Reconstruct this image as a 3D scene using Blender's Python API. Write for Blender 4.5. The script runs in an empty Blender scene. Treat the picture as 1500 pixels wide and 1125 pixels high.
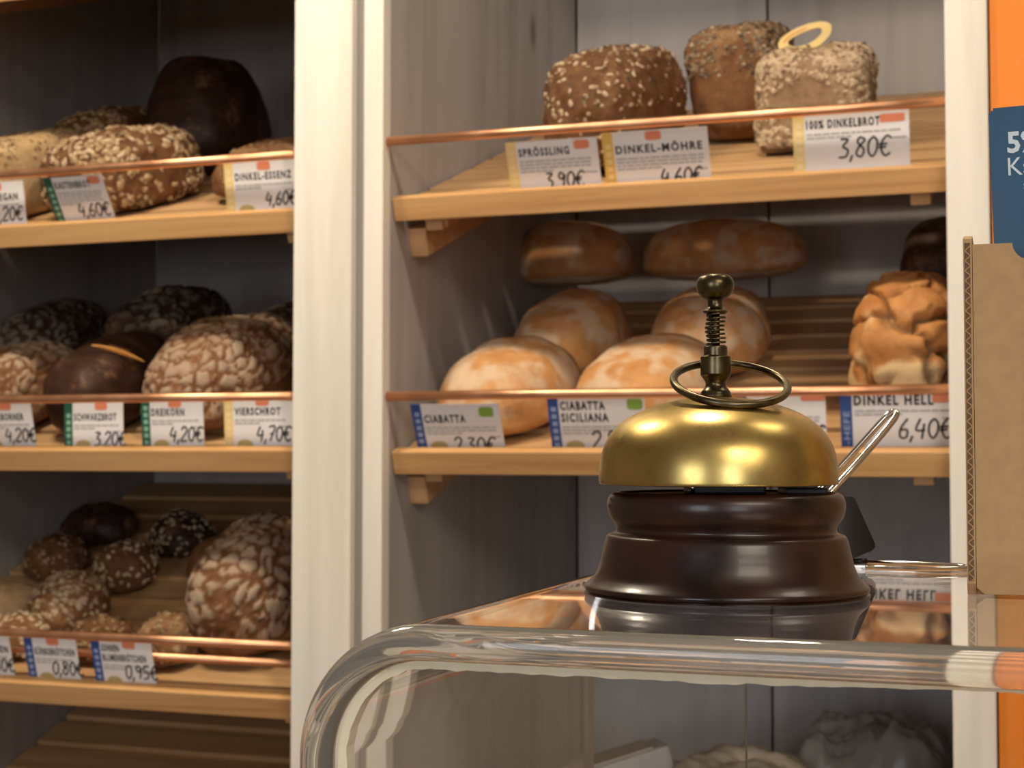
import bpy, bmesh, math, random
from mathutils import Vector, Matrix, noise, Euler

# ------------------------------------------------------------------ camera, world, lights, exposure
R = math.radians
scene = bpy.context.scene
COL = scene.collection
F = 2250.0                       # focal length in pixels of the 1500 px wide frame
CAM_H = 1.45
YAW = R(19.4)
HORIZON = 660.0
PITCH = math.atan((HORIZON - 562.5) / F)

cam_d = bpy.data.cameras.new('camera')
cam_d.sensor_width = 36.0
cam_d.lens = F / 1500.0 * 36.0
cam_d.clip_start = 0.01
cam_d.dof.use_dof = True
cam_d.dof.focus_distance = 0.49
cam_d.dof.aperture_fstop = 36.0
cam = bpy.data.objects.new('camera', cam_d)
COL.objects.link(cam)
cam.location = (0, 0, CAM_H)
cam.rotation_euler = (R(90) + PITCH, 0, YAW)
scene.camera = cam

world = bpy.data.worlds.new('world')
scene.world = world
world.use_nodes = True
world.node_tree.nodes['Background'].inputs[0].default_value = (0.75, 0.82, 1.0, 1)
world.node_tree.nodes['Background'].inputs[1].default_value = 0.12

vs = scene.view_settings
vs.view_transform = 'Standard'
vs.look = 'None'
vs.gamma = 1.0
vs.use_curve_mapping = False
vs.exposure = 0.0
scene.cycles.max_bounces = 28
scene.cycles.transmission_bounces = 28
scene.cycles.glossy_bounces = 12


def area(name, loc, target, sx, sy, power, color):
    l = bpy.data.lights.new(name, 'AREA')
    l.shape = 'RECTANGLE'
    l.size, l.size_y = sx, sy
    l.energy = power
    l.color = color
    o = bpy.data.objects.new(name, l)
    COL.objects.link(o)
    o.location = loc
    d = Vector(target) - Vector(loc)
    o.rotation_euler = d.to_track_quat('-Z', 'Y').to_euler()
    return o


CEIL = 2.85
LAMP_Z = 2.62
area('pendant_lamp_near', (-0.29, 0.96, LAMP_Z), (-0.34, 1.15, 1.2), 0.085, 0.085, 8.5, (1.0, 0.84, 0.64))
area('pendant_lamp_far', (-1.05, 0.96, LAMP_Z), (-0.95, 1.15, 1.2), 0.24, 0.24, 14, (1.0, 0.84, 0.64))
area('pendant_lamp_side', (0.45, 0.90, LAMP_Z), (0.25, 1.1, 1.2), 0.3, 0.3, 2.5, (1.0, 0.86, 0.68))
area('added_room_fill', (1.25, -1.2, 2.76), (0.2, 0.6, 1.2), 1.2, 1.0, 36, (1.0, 0.87, 0.70))  # added soft fill for the box and shelf fronts, no known fixture
area('window_daylight', (1.45, -2.93, 1.6), (0.2, 1.0, 1.4), 1.0, 1.3, 20, (0.90, 0.94, 1.0))
area('window_daylight_second', (-0.85, -2.93, 1.6), (-0.4, 1.0, 1.4), 1.0, 1.3, 20, (0.90, 0.94, 1.0))

# ------------------------------------------------------------------ projection helpers
CY, SY = math.cos(YAW), math.sin(YAW)
CAM_M = Matrix.Translation((0, 0, CAM_H)) @ Euler((R(90) + PITCH, 0, YAW)).to_matrix().to_4x4()
CAM_I = CAM_M.inverted()


def project(p):
    q = CAM_I @ Vector(p)
    return 750 + F * q.x / -q.z, 562.5 - F * q.y / -q.z


def ray(px, py):
    d = CAM_M.to_3x3() @ Vector(((px - 750) / F, (562.5 - py) / F, -1))
    return Vector((0, 0, CAM_H)), d


def at_y(px, py, Y):
    o, d = ray(px, py)
    return o + d * ((Y - o.y) / d.y)


def at_z(px, py, Z):
    o, d = ray(px, py)
    return o + d * ((Z - o.z) / d.z)


def at_depth(px, py, depth):
    o, d = ray(px, py)
    return o + d * depth


# ------------------------------------------------------------------ materials
MATS = {}


def new_mat(name):
    m = bpy.data.materials.new(name)
    m.use_nodes = True
    nt = m.node_tree
    b = nt.nodes['Principled BSDF']
    MATS[name] = m
    return m, nt, b


def plain(name, col, rough=0.6, metal=0.0, spec=0.5, coat=0.0):
    m, nt, b = new_mat(name)
    b.inputs['Base Color'].default_value = (*col, 1)
    b.inputs['Roughness'].default_value = rough
    b.inputs['Metallic'].default_value = metal
    b.inputs['Specular IOR Level'].default_value = spec
    b.inputs['Coat Weight'].default_value = coat
    return m


def node(nt, kind, **kw):
    n = nt.nodes.new(kind)
    for k, v in kw.items():
        setattr(n, k, v)
    return n


def ramp(nt, stops):
    r = nt.nodes.new('ShaderNodeValToRGB')
    els = r.color_ramp.elements
    while len(els) < len(stops):
        els.new(0.5)
    for e, (p, c) in zip(els, stops):
        e.position = p
        e.color = (*c, 1)
    return r


def wood(name, dark, mid, light, stretch=(2.0, 45.0, 45.0), rough=0.5, bump=0.1, rnd=True, knots=None):
    m, nt, b = new_mat(name)
    L = nt.links.new
    tc = node(nt, 'ShaderNodeTexCoord')
    oi = node(nt, 'ShaderNodeObjectInfo')
    add = node(nt, 'ShaderNodeVectorMath', operation='ADD')
    L(tc.outputs['Object'], add.inputs[0])
    if rnd:
        mul = node(nt, 'ShaderNodeVectorMath', operation='SCALE')
        comb = node(nt, 'ShaderNodeCombineXYZ')
        for i in range(3):
            L(oi.outputs['Random'], comb.inputs[i])
        L(comb.outputs[0], mul.inputs[0])
        mul.inputs['Scale'].default_value = 7.3
        L(mul.outputs[0], add.inputs[1])
    mp = node(nt, 'ShaderNodeMapping')
    mp.inputs['Scale'].default_value = stretch
    L(add.outputs[0], mp.inputs['Vector'])
    n1 = node(nt, 'ShaderNodeTexNoise')
    n1.inputs['Scale'].default_value = 1.0
    n1.inputs['Detail'].default_value = 6
    n1.inputs['Roughness'].default_value = 0.6
    n1.inputs['Distortion'].default_value = 0.6
    L(mp.outputs[0], n1.inputs['Vector'])
    rp = ramp(nt, [(0.3, dark), (0.5, mid), (0.7, light)])
    L(n1.outputs['Fac'], rp.inputs[0])
    out = rp.outputs[0]
    if knots:
        v = node(nt, 'ShaderNodeTexVoronoi')
        v.inputs['Scale'].default_value = 1.0
        mk = node(nt, 'ShaderNodeMapping')
        mk.inputs['Scale'].default_value = knots
        L(add.outputs[0], mk.inputs['Vector'])
        L(mk.outputs[0], v.inputs['Vector'])
        kr = ramp(nt, [(0.03, (1, 1, 1)), (0.09, (0, 0, 0))])
        L(v.outputs['Distance'], kr.inputs[0])
        mx = node(nt, 'ShaderNodeMix', data_type='RGBA')
        L(kr.outputs[0], mx.inputs['Factor'])
        L(out, mx.inputs['A'])
        mx.inputs['B'].default_value = (dark[0] * .6, dark[1] * .55, dark[2] * .5, 1)
        out = mx.outputs['Result']
    L(out, b.inputs['Base Color'])
    b.inputs['Roughness'].default_value = rough
    bp = node(nt, 'ShaderNodeBump')
    bp.inputs['Strength'].default_value = bump
    bp.inputs['Distance'].default_value = 0.002
    L(n1.outputs['Fac'], bp.inputs['Height'])
    L(bp.outputs[0], b.inputs['Normal'])
    return m


wood('pine', (0.50, 0.25, 0.085), (0.66, 0.37, 0.15), (0.76, 0.46, 0.20), stretch=(2.2, 60, 60), rough=0.45)
wood('pine_slat', (0.44, 0.25, 0.11), (0.56, 0.34, 0.16), (0.66, 0.42, 0.21), stretch=(2.0, 50, 50), rough=0.55)
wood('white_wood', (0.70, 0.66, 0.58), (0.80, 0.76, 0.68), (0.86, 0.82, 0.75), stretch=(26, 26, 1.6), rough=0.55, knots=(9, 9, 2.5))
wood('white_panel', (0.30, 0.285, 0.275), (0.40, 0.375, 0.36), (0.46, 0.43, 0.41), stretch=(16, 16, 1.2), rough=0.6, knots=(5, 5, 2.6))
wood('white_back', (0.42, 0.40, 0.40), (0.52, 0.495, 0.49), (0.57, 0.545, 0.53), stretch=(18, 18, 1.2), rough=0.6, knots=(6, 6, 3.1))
plain('groove', (0.30, 0.28, 0.25), 0.8)


def noisy(name, c1, c2, scale, rough=0.6, metal=0.0, bump=0.05, bd=0.001, r2=None, detail=4, lo=.35, hi=.65):
    m, nt, b = new_mat(name)
    L = nt.links.new
    tc = node(nt, 'ShaderNodeTexCoord')
    n1 = node(nt, 'ShaderNodeTexNoise')
    n1.inputs['Scale'].default_value = scale
    n1.inputs['Detail'].default_value = detail
    L(tc.outputs['Object'], n1.inputs['Vector'])
    rp = ramp(nt, [(lo, c1), (hi, c2)])
    L(n1.outputs['Fac'], rp.inputs[0])
    L(rp.outputs[0], b.inputs['Base Color'])
    b.inputs['Roughness'].default_value = rough
    b.inputs['Metallic'].default_value = metal
    if r2 is not None:
        rr = node(nt, 'ShaderNodeMapRange')
        rr.inputs['From Min'].default_value = lo
        rr.inputs['From Max'].default_value = hi
        rr.inputs['To Min'].default_value = rough
        rr.inputs['To Max'].default_value = r2
        L(n1.outputs['Fac'], rr.inputs['Value'])
        L(rr.outputs[0], b.inputs['Roughness'])
    if bump:
        bp = node(nt, 'ShaderNodeBump')
        bp.inputs['Strength'].default_value = bump
        bp.inputs['Distance'].default_value = bd
        L(n1.outputs['Fac'], bp.inputs['Height'])
        L(bp.outputs[0], b.inputs['Normal'])
    return m


noisy('copper', (0.90, 0.44, 0.24), (0.95, 0.54, 0.32), 30, rough=0.34, metal=1.0, r2=0.42, bump=0)
plain('paper_white', (0.80, 0.79, 0.80), 0.55)
plain('ink_black', (0.012, 0.012, 0.014), 0.6)
plain('ink_grey', (0.44, 0.44, 0.45), 0.7)
plain('ink_red', (0.75, 0.25, 0.13), 0.6)
plain('ink_green', (0.24, 0.42, 0.06), 0.6)
plain('ink_tan', (0.52, 0.40, 0.17), 0.6)
plain('strip_blue', (0.03, 0.075, 0.28), 0.5)
plain('strip_blue_light', (0.30, 0.38, 0.62), 0.5)
plain('strip_green', (0.02, 0.10, 0.065), 0.5)
plain('strip_green_light', (0.24, 0.48, 0.36), 0.5)
plain('strip_yellow', (0.80, 0.50, 0.12), 0.5)
plain('strip_yellow_light', (0.86, 0.66, 0.28), 0.5)
plain('strip_yellow_light_light', (0.90, 0.74, 0.42), 0.5)
noisy('orange_paint', (0.83, 0.235, 0.02), (0.87, 0.26, 0.028), 6, rough=0.7, bump=0.02)
noisy('wall_paint', (0.34, 0.29, 0.24), (0.38, 0.33, 0.27), 5, rough=0.85, bump=0.02)
noisy('ceiling_paint', (0.45, 0.42, 0.37), (0.48, 0.45, 0.40), 5, rough=0.9, bump=0.02)
noisy('floor_tile', (0.26, 0.20, 0.15), (0.32, 0.25, 0.19), 4, rough=0.5, bump=0.02)
noisy('cardboard', (0.50, 0.315, 0.145), (0.55, 0.35, 0.165), 160, rough=0.8, bump=0.08, bd=0.0003)
plain('cardboard_dark', (0.16, 0.10, 0.055), 0.85)
plain('leaflet_blue', (0.020, 0.095, 0.19), 0.45)
plain('leaflet_white', (0.72, 0.82, 0.88), 0.5)
plain('lamp_white', (0.8, 0.8, 0.78), 0.4)
plain('steel', (0.86, 0.80, 0.72), 0.12, 1.0)
plain('clip_black', (0.006, 0.006, 0.008), 0.22, 0.0, 0.6)
plain('black_plate', (0.008, 0.008, 0.009), 0.45)
plain('paper_beige', (0.52, 0.45, 0.36), 0.7)
plain('paper_cool', (0.50, 0.49, 0.47), 0.7)
plain('glue', (0.84, 0.79, 0.60), 0.35)


def make_brass():
    m, nt, b = new_mat('brass')
    L = nt.links.new
    tc = node(nt, 'ShaderNodeTexCoord')
    n1 = node(nt, 'ShaderNodeTexNoise')
    n1.inputs['Scale'].default_value = 38
    n1.inputs['Detail'].default_value = 7
    n1.inputs['Roughness'].default_value = 0.62
    L(tc.outputs['Object'], n1.inputs['Vector'])
    rp = ramp(nt, [(0.30, (0.36, 0.24, 0.07)), (0.5, (0.60, 0.43, 0.14)), (0.7, (0.70, 0.53, 0.20))])
    L(n1.outputs['Fac'], rp.inputs[0])
    # small dark pits in the old plating
    v = node(nt, 'ShaderNodeTexVoronoi')
    v.inputs['Scale'].default_value = 62
    L(tc.outputs['Object'], v.inputs['Vector'])
    pr = ramp(nt, [(0.06, (1, 1, 1)), (0.10, (0, 0, 0))])
    L(v.outputs['Distance'], pr.inputs[0])
    n2 = node(nt, 'ShaderNodeTexNoise')
    n2.inputs['Scale'].default_value = 17
    L(tc.outputs['Object'], n2.inputs['Vector'])
    gate = ramp(nt, [(0.60, (0, 0, 0)), (0.64, (1, 1, 1))])
    L(n2.outputs['Fac'], gate.inputs[0])
    mm = node(nt, 'ShaderNodeMath', operation='MULTIPLY')
    L(pr.outputs[0], mm.inputs[0])
    L(gate.outputs[0], mm.inputs[1])
    mx = node(nt, 'ShaderNodeMix', data_type='RGBA')
    L(mm.outputs[0], mx.inputs['Factor'])
    L(rp.outputs[0], mx.inputs['A'])
    mx.inputs['B'].default_value = (0.10, 0.04, 0.015, 1)
    L(mx.outputs['Result'], b.inputs['Base Color'])
    b.inputs['Metallic'].default_value = 1.0
    rr = node(nt, 'ShaderNodeMapRange')
    rr.inputs['From Min'].default_value = 0.3
    rr.inputs['From Max'].default_value = 0.7
    rr.inputs['To Min'].default_value = 0.40
    rr.inputs['To Max'].default_value = 0.23
    L(n1.outputs['Fac'], rr.inputs['Value'])
    L(rr.outputs[0], b.inputs['Roughness'])
    bp = node(nt, 'ShaderNodeBump')
    bp.inputs['Strength'].default_value = 0.12
    bp.inputs['Distance'].default_value = 0.0006
    L(n1.outputs['Fac'], bp.inputs['Height'])
    L(bp.outputs[0], b.inputs['Normal'])


make_brass()
noisy('brass_dark', (0.075, 0.058, 0.030), (0.19, 0.155, 0.085), 120, rough=0.28, metal=1.0, r2=0.38, bump=0.05, bd=0.0002)
noisy('bell_wood', (0.011, 0.004, 0.003), (0.040, 0.013, 0.008), 45, rough=0.26, bump=0.12, bd=0.0006, r2=0.36, detail=8)
MATS['bell_wood'].node_tree.nodes['Principled BSDF'].inputs['Coat Weight'].default_value = 0.1


def make_glass(name, tint, rough=0.0, ior=1.49):
    m, nt, b = new_mat(name)
    b.inputs['Base Color'].default_value = (*tint, 1)
    b.inputs['Transmission Weight'].default_value = 1.0
    b.inputs['Roughness'].default_value = rough
    b.inputs['IOR'].default_value = ior
    return m


make_glass('acrylic', (0.985, 0.98, 0.965))
make_glass('acrylic_edge', (0.95, 0.91, 0.80), rough=0.05)
MATS['acrylic_edge'].node_tree.nodes['Principled BSDF'].inputs['Transmission Weight'].default_value = 0.82
plain('plastic_film', (0.55, 0.51, 0.46), 0.25)
MATS['plastic_film'].node_tree.nodes['Principled BSDF'].inputs['Alpha'].default_value = 0.45


def bread_mat(name, c1, c2, flour, fl_lo=.35, fl_hi=.65, scale=60, rough=0.75, bump=0.35, burnt=None, spec=0.25):
    """crust colour noise c1..c2; the mesh attribute 'flour' lays the pale flour; 'crack' the dark splits"""
    m, nt, b = new_mat(name)
    L = nt.links.new
    tc = node(nt, 'ShaderNodeTexCoord')
    n1 = node(nt, 'ShaderNodeTexNoise')
    n1.inputs['Scale'].default_value = scale
    n1.inputs['Detail'].default_value = 6
    n1.inputs['Roughness'].default_value = 0.65
    L(tc.outputs['Object'], n1.inputs['Vector'])
    rp = ramp(nt, [(0.32, c1), (0.68, c2)])
    L(n1.outputs['Fac'], rp.inputs[0])
    at = node(nt, 'ShaderNodeAttribute', attribute_name='flour')
    n2 = node(nt, 'ShaderNodeTexNoise')
    n2.inputs['Scale'].default_value = scale * 2.5
    n2.inputs['Detail'].default_value = 5
    L(tc.outputs['Object'], n2.inputs['Vector'])
    ad = node(nt, 'ShaderNodeMath', operation='MULTIPLY_ADD')
    L(n2.outputs['Fac'], ad.inputs[0])
    ad.inputs[1].default_value = 0.7
    L(at.outputs['Fac'], ad.inputs[2])
    mr = node(nt, 'ShaderNodeMapRange')
    mr.inputs['From Min'].default_value = fl_lo + 0.35
    mr.inputs['From Max'].default_value = fl_hi + 0.35
    L(ad.outputs[0], mr.inputs['Value'])
    mx = node(nt, 'ShaderNodeMix', data_type='RGBA')
    L(mr.outputs[0], mx.inputs['Factor'])
    L(rp.outputs[0], mx.inputs['A'])
    mx.inputs['B'].default_value = (*flour, 1)
    at2 = node(nt, 'ShaderNodeAttribute', attribute_name='crack')
    mx2 = node(nt, 'ShaderNodeMix', data_type='RGBA')
    L(at2.outputs['Fac'], mx2.inputs['Factor'])
    L(mx.outputs['Result'], mx2.inputs['A'])
    bc = burnt or (c1[0] * .45, c1[1] * .4, c1[2] * .35)
    mx2.inputs['B'].default_value = (*bc, 1)
    L(mx2.outputs['Result'], b.inputs['Base Color'])
    b.inputs['Roughness'].default_value = rough
    b.inputs['Specular IOR Level'].default_value = spec
    bp = node(nt, 'ShaderNodeBump')
    bp.inputs['Strength'].default_value = bump
    bp.inputs['Distance'].default_value = 0.002
    L(n2.outputs['Fac'], bp.inputs['Height'])
    L(bp.outputs[0], b.inputs['Normal'])
    return m


bread_mat('bread_ciabatta', (0.44, 0.19, 0.06), (0.62, 0.33, 0.13), (0.62, 0.45, 0.30), scale=28)
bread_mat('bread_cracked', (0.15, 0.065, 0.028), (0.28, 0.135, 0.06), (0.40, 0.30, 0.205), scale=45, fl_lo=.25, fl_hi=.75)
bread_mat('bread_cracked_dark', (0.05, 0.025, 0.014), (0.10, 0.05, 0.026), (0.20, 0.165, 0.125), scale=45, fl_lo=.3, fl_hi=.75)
bread_mat('bread_seeded', (0.085, 0.036, 0.014), (0.18, 0.085, 0.034), (0.28, 0.16, 0.075), scale=70, fl_lo=.5, fl_hi=.9)
bread_mat('bread_dark', (0.024, 0.011, 0.007), (0.055, 0.024, 0.013), (0.2, 0.10, 0.05), scale=50, rough=0.5)
bread_mat('bread_brown', (0.15, 0.065, 0.025), (0.25, 0.118, 0.048), (0.33, 0.19, 0.09), scale=60)
bread_mat('bread_pale', (0.44, 0.29, 0.14), (0.58, 0.40, 0.21), (0.64, 0.49, 0.30), scale=90)
bread_mat('bread_crusty', (0.40, 0.15, 0.04), (0.60, 0.29, 0.10), (0.72, 0.50, 0.26), scale=32, burnt=(0.17, 0.09, 0.035), rough=0.6)
bread_mat('bread_oat_base', (0.22, 0.14, 0.075), (0.33, 0.225, 0.125), (0.40, 0.29, 0.17), scale=90)
noisy('oat_flake', (0.40, 0.28, 0.16), (0.60, 0.47, 0.32), 200, rough=0.8, bump=0)
noisy('oat_flake_brown', (0.20, 0.11, 0.045), (0.46, 0.32, 0.17), 160, rough=0.8, bump=0)
noisy('seed_dark', (0.035, 0.02, 0.012), (0.36, 0.25, 0.14), 150, rough=0.6, bump=0)


# ------------------------------------------------------------------ mesh helpers
def link(name, me, mat=None, parent=None, smooth=False):
    o = bpy.data.objects.new(name, me)
    COL.objects.link(o)
    if mat:
        me.materials.append(MATS[mat])
    if smooth:
        for p in me.polygons:
            p.use_smooth = True
    if parent is not None:
        o.parent = parent
    return o


def tag(o, label=None, cat=None, group=None, kind=None):
    if label:
        o['label'] = label
    if cat:
        o['category'] = cat
    if group:
        o['group'] = group
    if kind:
        o['kind'] = kind
    return o


def thing(name, label, cat, matrix=None, group=None):
    o = bpy.data.objects.new(name, None)
    o.empty_display_size = 0.02
    COL.objects.link(o)
    if matrix is not None:
        o.matrix_world = matrix
    return tag(o, label, cat, group)


def from_bm(bm, name):
    me = bpy.data.meshes.new(name)
    bm.normal_update()
    bm.to_mesh(me)
    bm.free()
    return me


def box_bm(bm, x0, x1, y0, y1, z0, z1, bevel=0.0, segs=2):
    vs_ = [bm.verts.new(p) for p in ((x0, y0, z0), (x1, y0, z0), (x1, y1, z0), (x0, y1, z0),
                                     (x0, y0, z1), (x1, y0, z1), (x1, y1, z1), (x0, y1, z1))]
    fs = [bm.faces.new([vs_[i] for i in f]) for f in
          ((0, 3, 2, 1), (4, 5, 6, 7), (0, 1, 5, 4), (1, 2, 6, 5), (2, 3, 7, 6), (3, 0, 4, 7))]
    if bevel:
        es = list({e for f in fs for e in f.edges})
        bmesh.ops.bevel(bm, geom=es, offset=bevel, segments=segs, affect='EDGES', profile=0.6)


def box(name, x0, x1, y0, y1, z0, z1, mat, parent=None, bevel=0.0015):
    bm = bmesh.new()
    box_bm(bm, x0, x1, y0, y1, z0, z1, bevel)
    return link(name, from_bm(bm, name), mat, parent)


def lathe_me(name, prof, n=72):
    """prof: list of (r, z)"""
    verts, faces = [], []
    for r, z in prof:
        for k in range(n):
            a = 2 * math.pi * k / n
            verts.append((max(r, 1e-5) * math.cos(a), max(r, 1e-5) * math.sin(a), z))
    for i in range(len(prof) - 1):
        for k in range(n):
            k2 = (k + 1) % n
            faces.append((i * n + k, i * n + k2, (i + 1) * n + k2, (i + 1) * n + k))
    me = bpy.data.meshes.new(name)
    me.from_pydata(verts, [], faces)
    return me


def smooth_profile(pts, sub=5):
    """Catmull-Rom through (r,z)"""
    out = []
    P = [pts[0]] + list(pts) + [pts[-1]]
    for i in range(1, len(P) - 2):
        for k in range(sub):
            t = k / sub
            a, b, c, d = P[i - 1], P[i], P[i + 1], P[i + 2]
            out.append(tuple(0.5 * ((2 * b[j]) + (-a[j] + c[j]) * t + (2 * a[j] - 5 * b[j] + 4 * c[j] - d[j]) * t * t
                                    + (-a[j] + 3 * b[j] - 3 * c[j] + d[j]) * t ** 3) for j in range(2)))
    out.append(tuple(pts[-1]))
    return out


def tube_me(name, pts, rad, n=10, closed=False):
    pts = [Vector(p) for p in pts]
    m = len(pts)
    verts, faces = [], []
    prev = None
    for i, p in enumerate(pts):
        if closed:
            t = (pts[(i + 1) % m] - pts[i - 1])
        else:
            t = pts[min(i + 1, m - 1)] - pts[max(i - 1, 0)]
        t.normalize()
        if prev is None:
            u = t.orthogonal().normalized()
        else:
            u = (prev - t * prev.dot(t)).normalized()
        prev = u
        v = t.cross(u)
        r = rad[i] if isinstance(rad, (list, tuple)) else rad
        for k in range(n):
            a = 2 * math.pi * k / n
            verts.append(p + u * (r * math.cos(a)) + v * (r * math.sin(a)))
    rng = m if closed else m - 1
    for i in range(rng):
        j = (i + 1) % m
        for k in range(n):
            k2 = (k + 1) % n
            faces.append((i * n + k, i * n + k2, j * n + k2, j * n + k))
    if not closed:
        faces.append(tuple(range(n - 1, -1, -1)))
        faces.append(tuple((m - 1) * n + k for k in range(n)))
    me = bpy.data.meshes.new(name)
    me.from_pydata([tuple(v) for v in verts], [], faces)
    return me


def poly_curve(pts, sub=6, closed=False):
    P = [Vector(p) for p in pts]
    m = len(P)
    out = []
    for i in range(m if closed else m - 1):
        a = P[i - 1] if (closed or i > 0) else P[0]
        b = P[i]
        c = P[(i + 1) % m]
        d = P[(i + 2) % m] if (closed or i + 2 < m) else P[-1]
        for k in range(sub):
            t = k / sub
            out.append(0.5 * ((2 * b) + (c - a) * t + (2 * a - 5 * b + 4 * c - d) * t * t + (-a + 3 * b - 3 * c + d) * t ** 3))
    if not closed:
        out.append(P[-1])
    return out


# ------------------------------------------------------------------ the setting
YF = 1.546          # front plane of the shelf units
YB = 2.276          # their back boards
H = CAM_H


def struct(o):
    o['kind'] = 'structure'
    return o


struct(box('floor', -2.6, 2.2, -3.0, 2.45, -0.05, 0.0, 'floor_tile', bevel=0))
struct(box('ceiling', -2.6, 2.2, -3.0, 2.45, CEIL, CEIL + 0.05, 'ceiling_paint', bevel=0))
struct(box('wall_back', -2.6, 2.2, 2.32, 2.45, 0.0, CEIL, 'wall_paint', bevel=0))
struct(box('wall_left', -2.7, -2.6, -3.0, 2.45, 0.0, CEIL, 'wall_paint', bevel=0))
struct(box('wall_right', 2.2, 2.3, -3.0, 2.45, 0.0, CEIL, 'wall_paint', bevel=0))


def front_wall():
    # the shop front behind the photographer, with two window openings
    bm = bmesh.new()
    y0, y1 = -3.1, -3.0
    for (a, b_, c, d) in ((-2.6, 2.2, 0, 0.95), (-2.6, 2.2, 2.25, CEIL), (-2.6, -1.35, .95, 2.25), (-0.35, 0.95, .95, 2.25), (1.95, 2.2, .95, 2.25)):
        box_bm(bm, a, b_, y0, y1, c, d)
    struct(link('wall_front', from_bm(bm, 'wall_front'), 'wall_paint'))


front_wall()
XR = -0.095          # inner right edge of the right unit
POST_R = at_y(1453, 560, YF).x
struct(box('wall_orange', POST_R + 0.002, -0.012, YF + 0.006, YF + 0.05, 0.0, CEIL, 'orange_paint', bevel=0))
struct(box('wall_side', -0.011, 2.2, YF + 0.006, YF + 0.05, 0.0, CEIL, 'wall_paint', bevel=0))

# ------------------------------------------------------------------ shelf units
XL = -0.696          # inner face of the right unit's left side panel
XL2 = -1.45          # inner face of the left unit's left side panel
x_g1 = at_y(531, 560, YF).x
x_g0 = at_y(516, 560, YF).x
x_p0 = at_y(431, 560, YF).x
UH0, UH1 = 0.0, 2.40

ru = thing('bread_rack', 'white-glazed wooden bread rack with two slatted shelves right of the broad white post', 'shelf unit',
           Matrix.Translation((XL, YF, 0)))


def part_world(name, x0, x1, y0, y1, z0, z1, mat, root, bevel=0.0015):
    o = box(name, x0 - root.matrix_world.translation.x, x1 - root.matrix_world.translation.x,
            y0 - root.matrix_world.translation.y, y1 - root.matrix_world.translation.y,
            z0 - root.matrix_world.translation.z, z1 - root.matrix_world.translation.z, mat, root, bevel)
    return o


bpy.context.view_layer.update()
part_world('front_edge', x_g1, XL, YF, YF + 0.02, UH0, UH1, 'white_wood', ru)
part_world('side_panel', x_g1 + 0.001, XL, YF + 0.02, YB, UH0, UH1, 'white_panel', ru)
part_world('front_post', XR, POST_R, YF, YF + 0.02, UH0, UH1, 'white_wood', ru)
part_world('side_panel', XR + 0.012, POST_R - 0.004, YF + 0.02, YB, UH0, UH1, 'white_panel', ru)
seam = at_y(1127, 560, YB).x
w_plank = seam - XL
xs = [XL + 0.0008]
while xs[-1] < XR + 0.012:
    xs.append(xs[0] + w_plank * len(xs))
for a, b_ in zip(xs[:-1], xs[1:]):
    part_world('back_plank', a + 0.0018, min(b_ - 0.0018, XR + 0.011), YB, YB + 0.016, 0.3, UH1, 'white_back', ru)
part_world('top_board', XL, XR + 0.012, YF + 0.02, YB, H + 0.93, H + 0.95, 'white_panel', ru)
part_world('base_board', XL, XR + 0.012, YF + 0.01, YB, H - 0.488, H - 0.463, 'white_back', ru)

lu = thing('bread_rack', 'shadowy bread rack with broad white front post at the left of the photo', 'shelf unit',
           Matrix.Translation((XL2, YF, 0)))
bpy.context.view_layer.update()
part_world('front_post', x_p0, x_g0, YF - 0.004, YF + 0.018, UH0, UH1, 'white_wood', lu)
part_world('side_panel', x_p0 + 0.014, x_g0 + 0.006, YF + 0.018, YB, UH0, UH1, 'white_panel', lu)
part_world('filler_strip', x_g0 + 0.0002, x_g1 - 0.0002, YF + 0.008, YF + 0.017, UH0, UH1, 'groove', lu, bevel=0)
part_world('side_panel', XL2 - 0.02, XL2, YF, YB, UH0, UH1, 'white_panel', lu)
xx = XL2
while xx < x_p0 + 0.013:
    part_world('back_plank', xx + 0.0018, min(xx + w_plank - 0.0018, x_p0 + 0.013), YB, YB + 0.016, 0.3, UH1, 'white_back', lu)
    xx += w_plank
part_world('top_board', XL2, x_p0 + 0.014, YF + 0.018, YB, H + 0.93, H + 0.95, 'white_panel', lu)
part_world('added_light_baffle', XL2, x_p0 - 0.0005, YF + 0.001, YF + 0.016, H + 0.64, H + 0.93, 'white_wood', lu)  # unseen board, added to keep lamplight off the topmost left slats

# ------------------------------------------------------------------ slatted shelves with copper rails
TILT = R(19.5)
SH_Y = YF + 0.022
SHELF = {}


def make_shelf(key, x0, x1, h, label, two_rails=False, slats=True):
    W = x1 - x0
    M = Matrix.Translation((x0, SH_Y, H + h)) @ Matrix.Rotation(TILT, 4, 'X')
    root = thing('slatted_shelf', label, 'shelf', M, 'slatted pine bread shelves')
    SHELF[key] = (M, W)
    box('front_lip', 0.001, W - 0.001, 0, 0.018, -0.0265, 0, 'pine', root, 0.0012)
    depth = 0.735
    sm = None
    y = 0.030
    while y + 0.060 < depth:
        if sm is None:
            o = box('slat', 0.003, W - 0.003, 0, 0.060, -0.013, 0, 'pine_slat', root, 0.0012)
            sm = o.data
        else:
            o = bpy.data.objects.new('slat', sm)
            COL.objects.link(o)
            o.parent = root
        o.location = (0, y, -0.009)
        y += 0.0765
    for xr in (0.03, W - 0.05):
        box('runner', xr, xr + 0.02, 0.0185, depth - 0.01, -0.042, -0.0225, 'pine_slat', root, 0.001)
    link('copper_rail', tube_me('copper_rail', [(0.0015, 0.010, 0.062), (W * .33, 0.010, 0.0622), (W * .66, 0.010, 0.0618), (W - 0.0015, 0.010, 0.062)], 0.0052, 14), 'copper', root, True)
    if two_rails:
        link('copper_rail', tube_me('copper_rail', [(0.0015, 0.036, 0.026), (W * .5, 0.036, 0.026), (W - 0.0015, 0.036, 0.026)], 0.0047, 14), 'copper', root, True)
    return root


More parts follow.
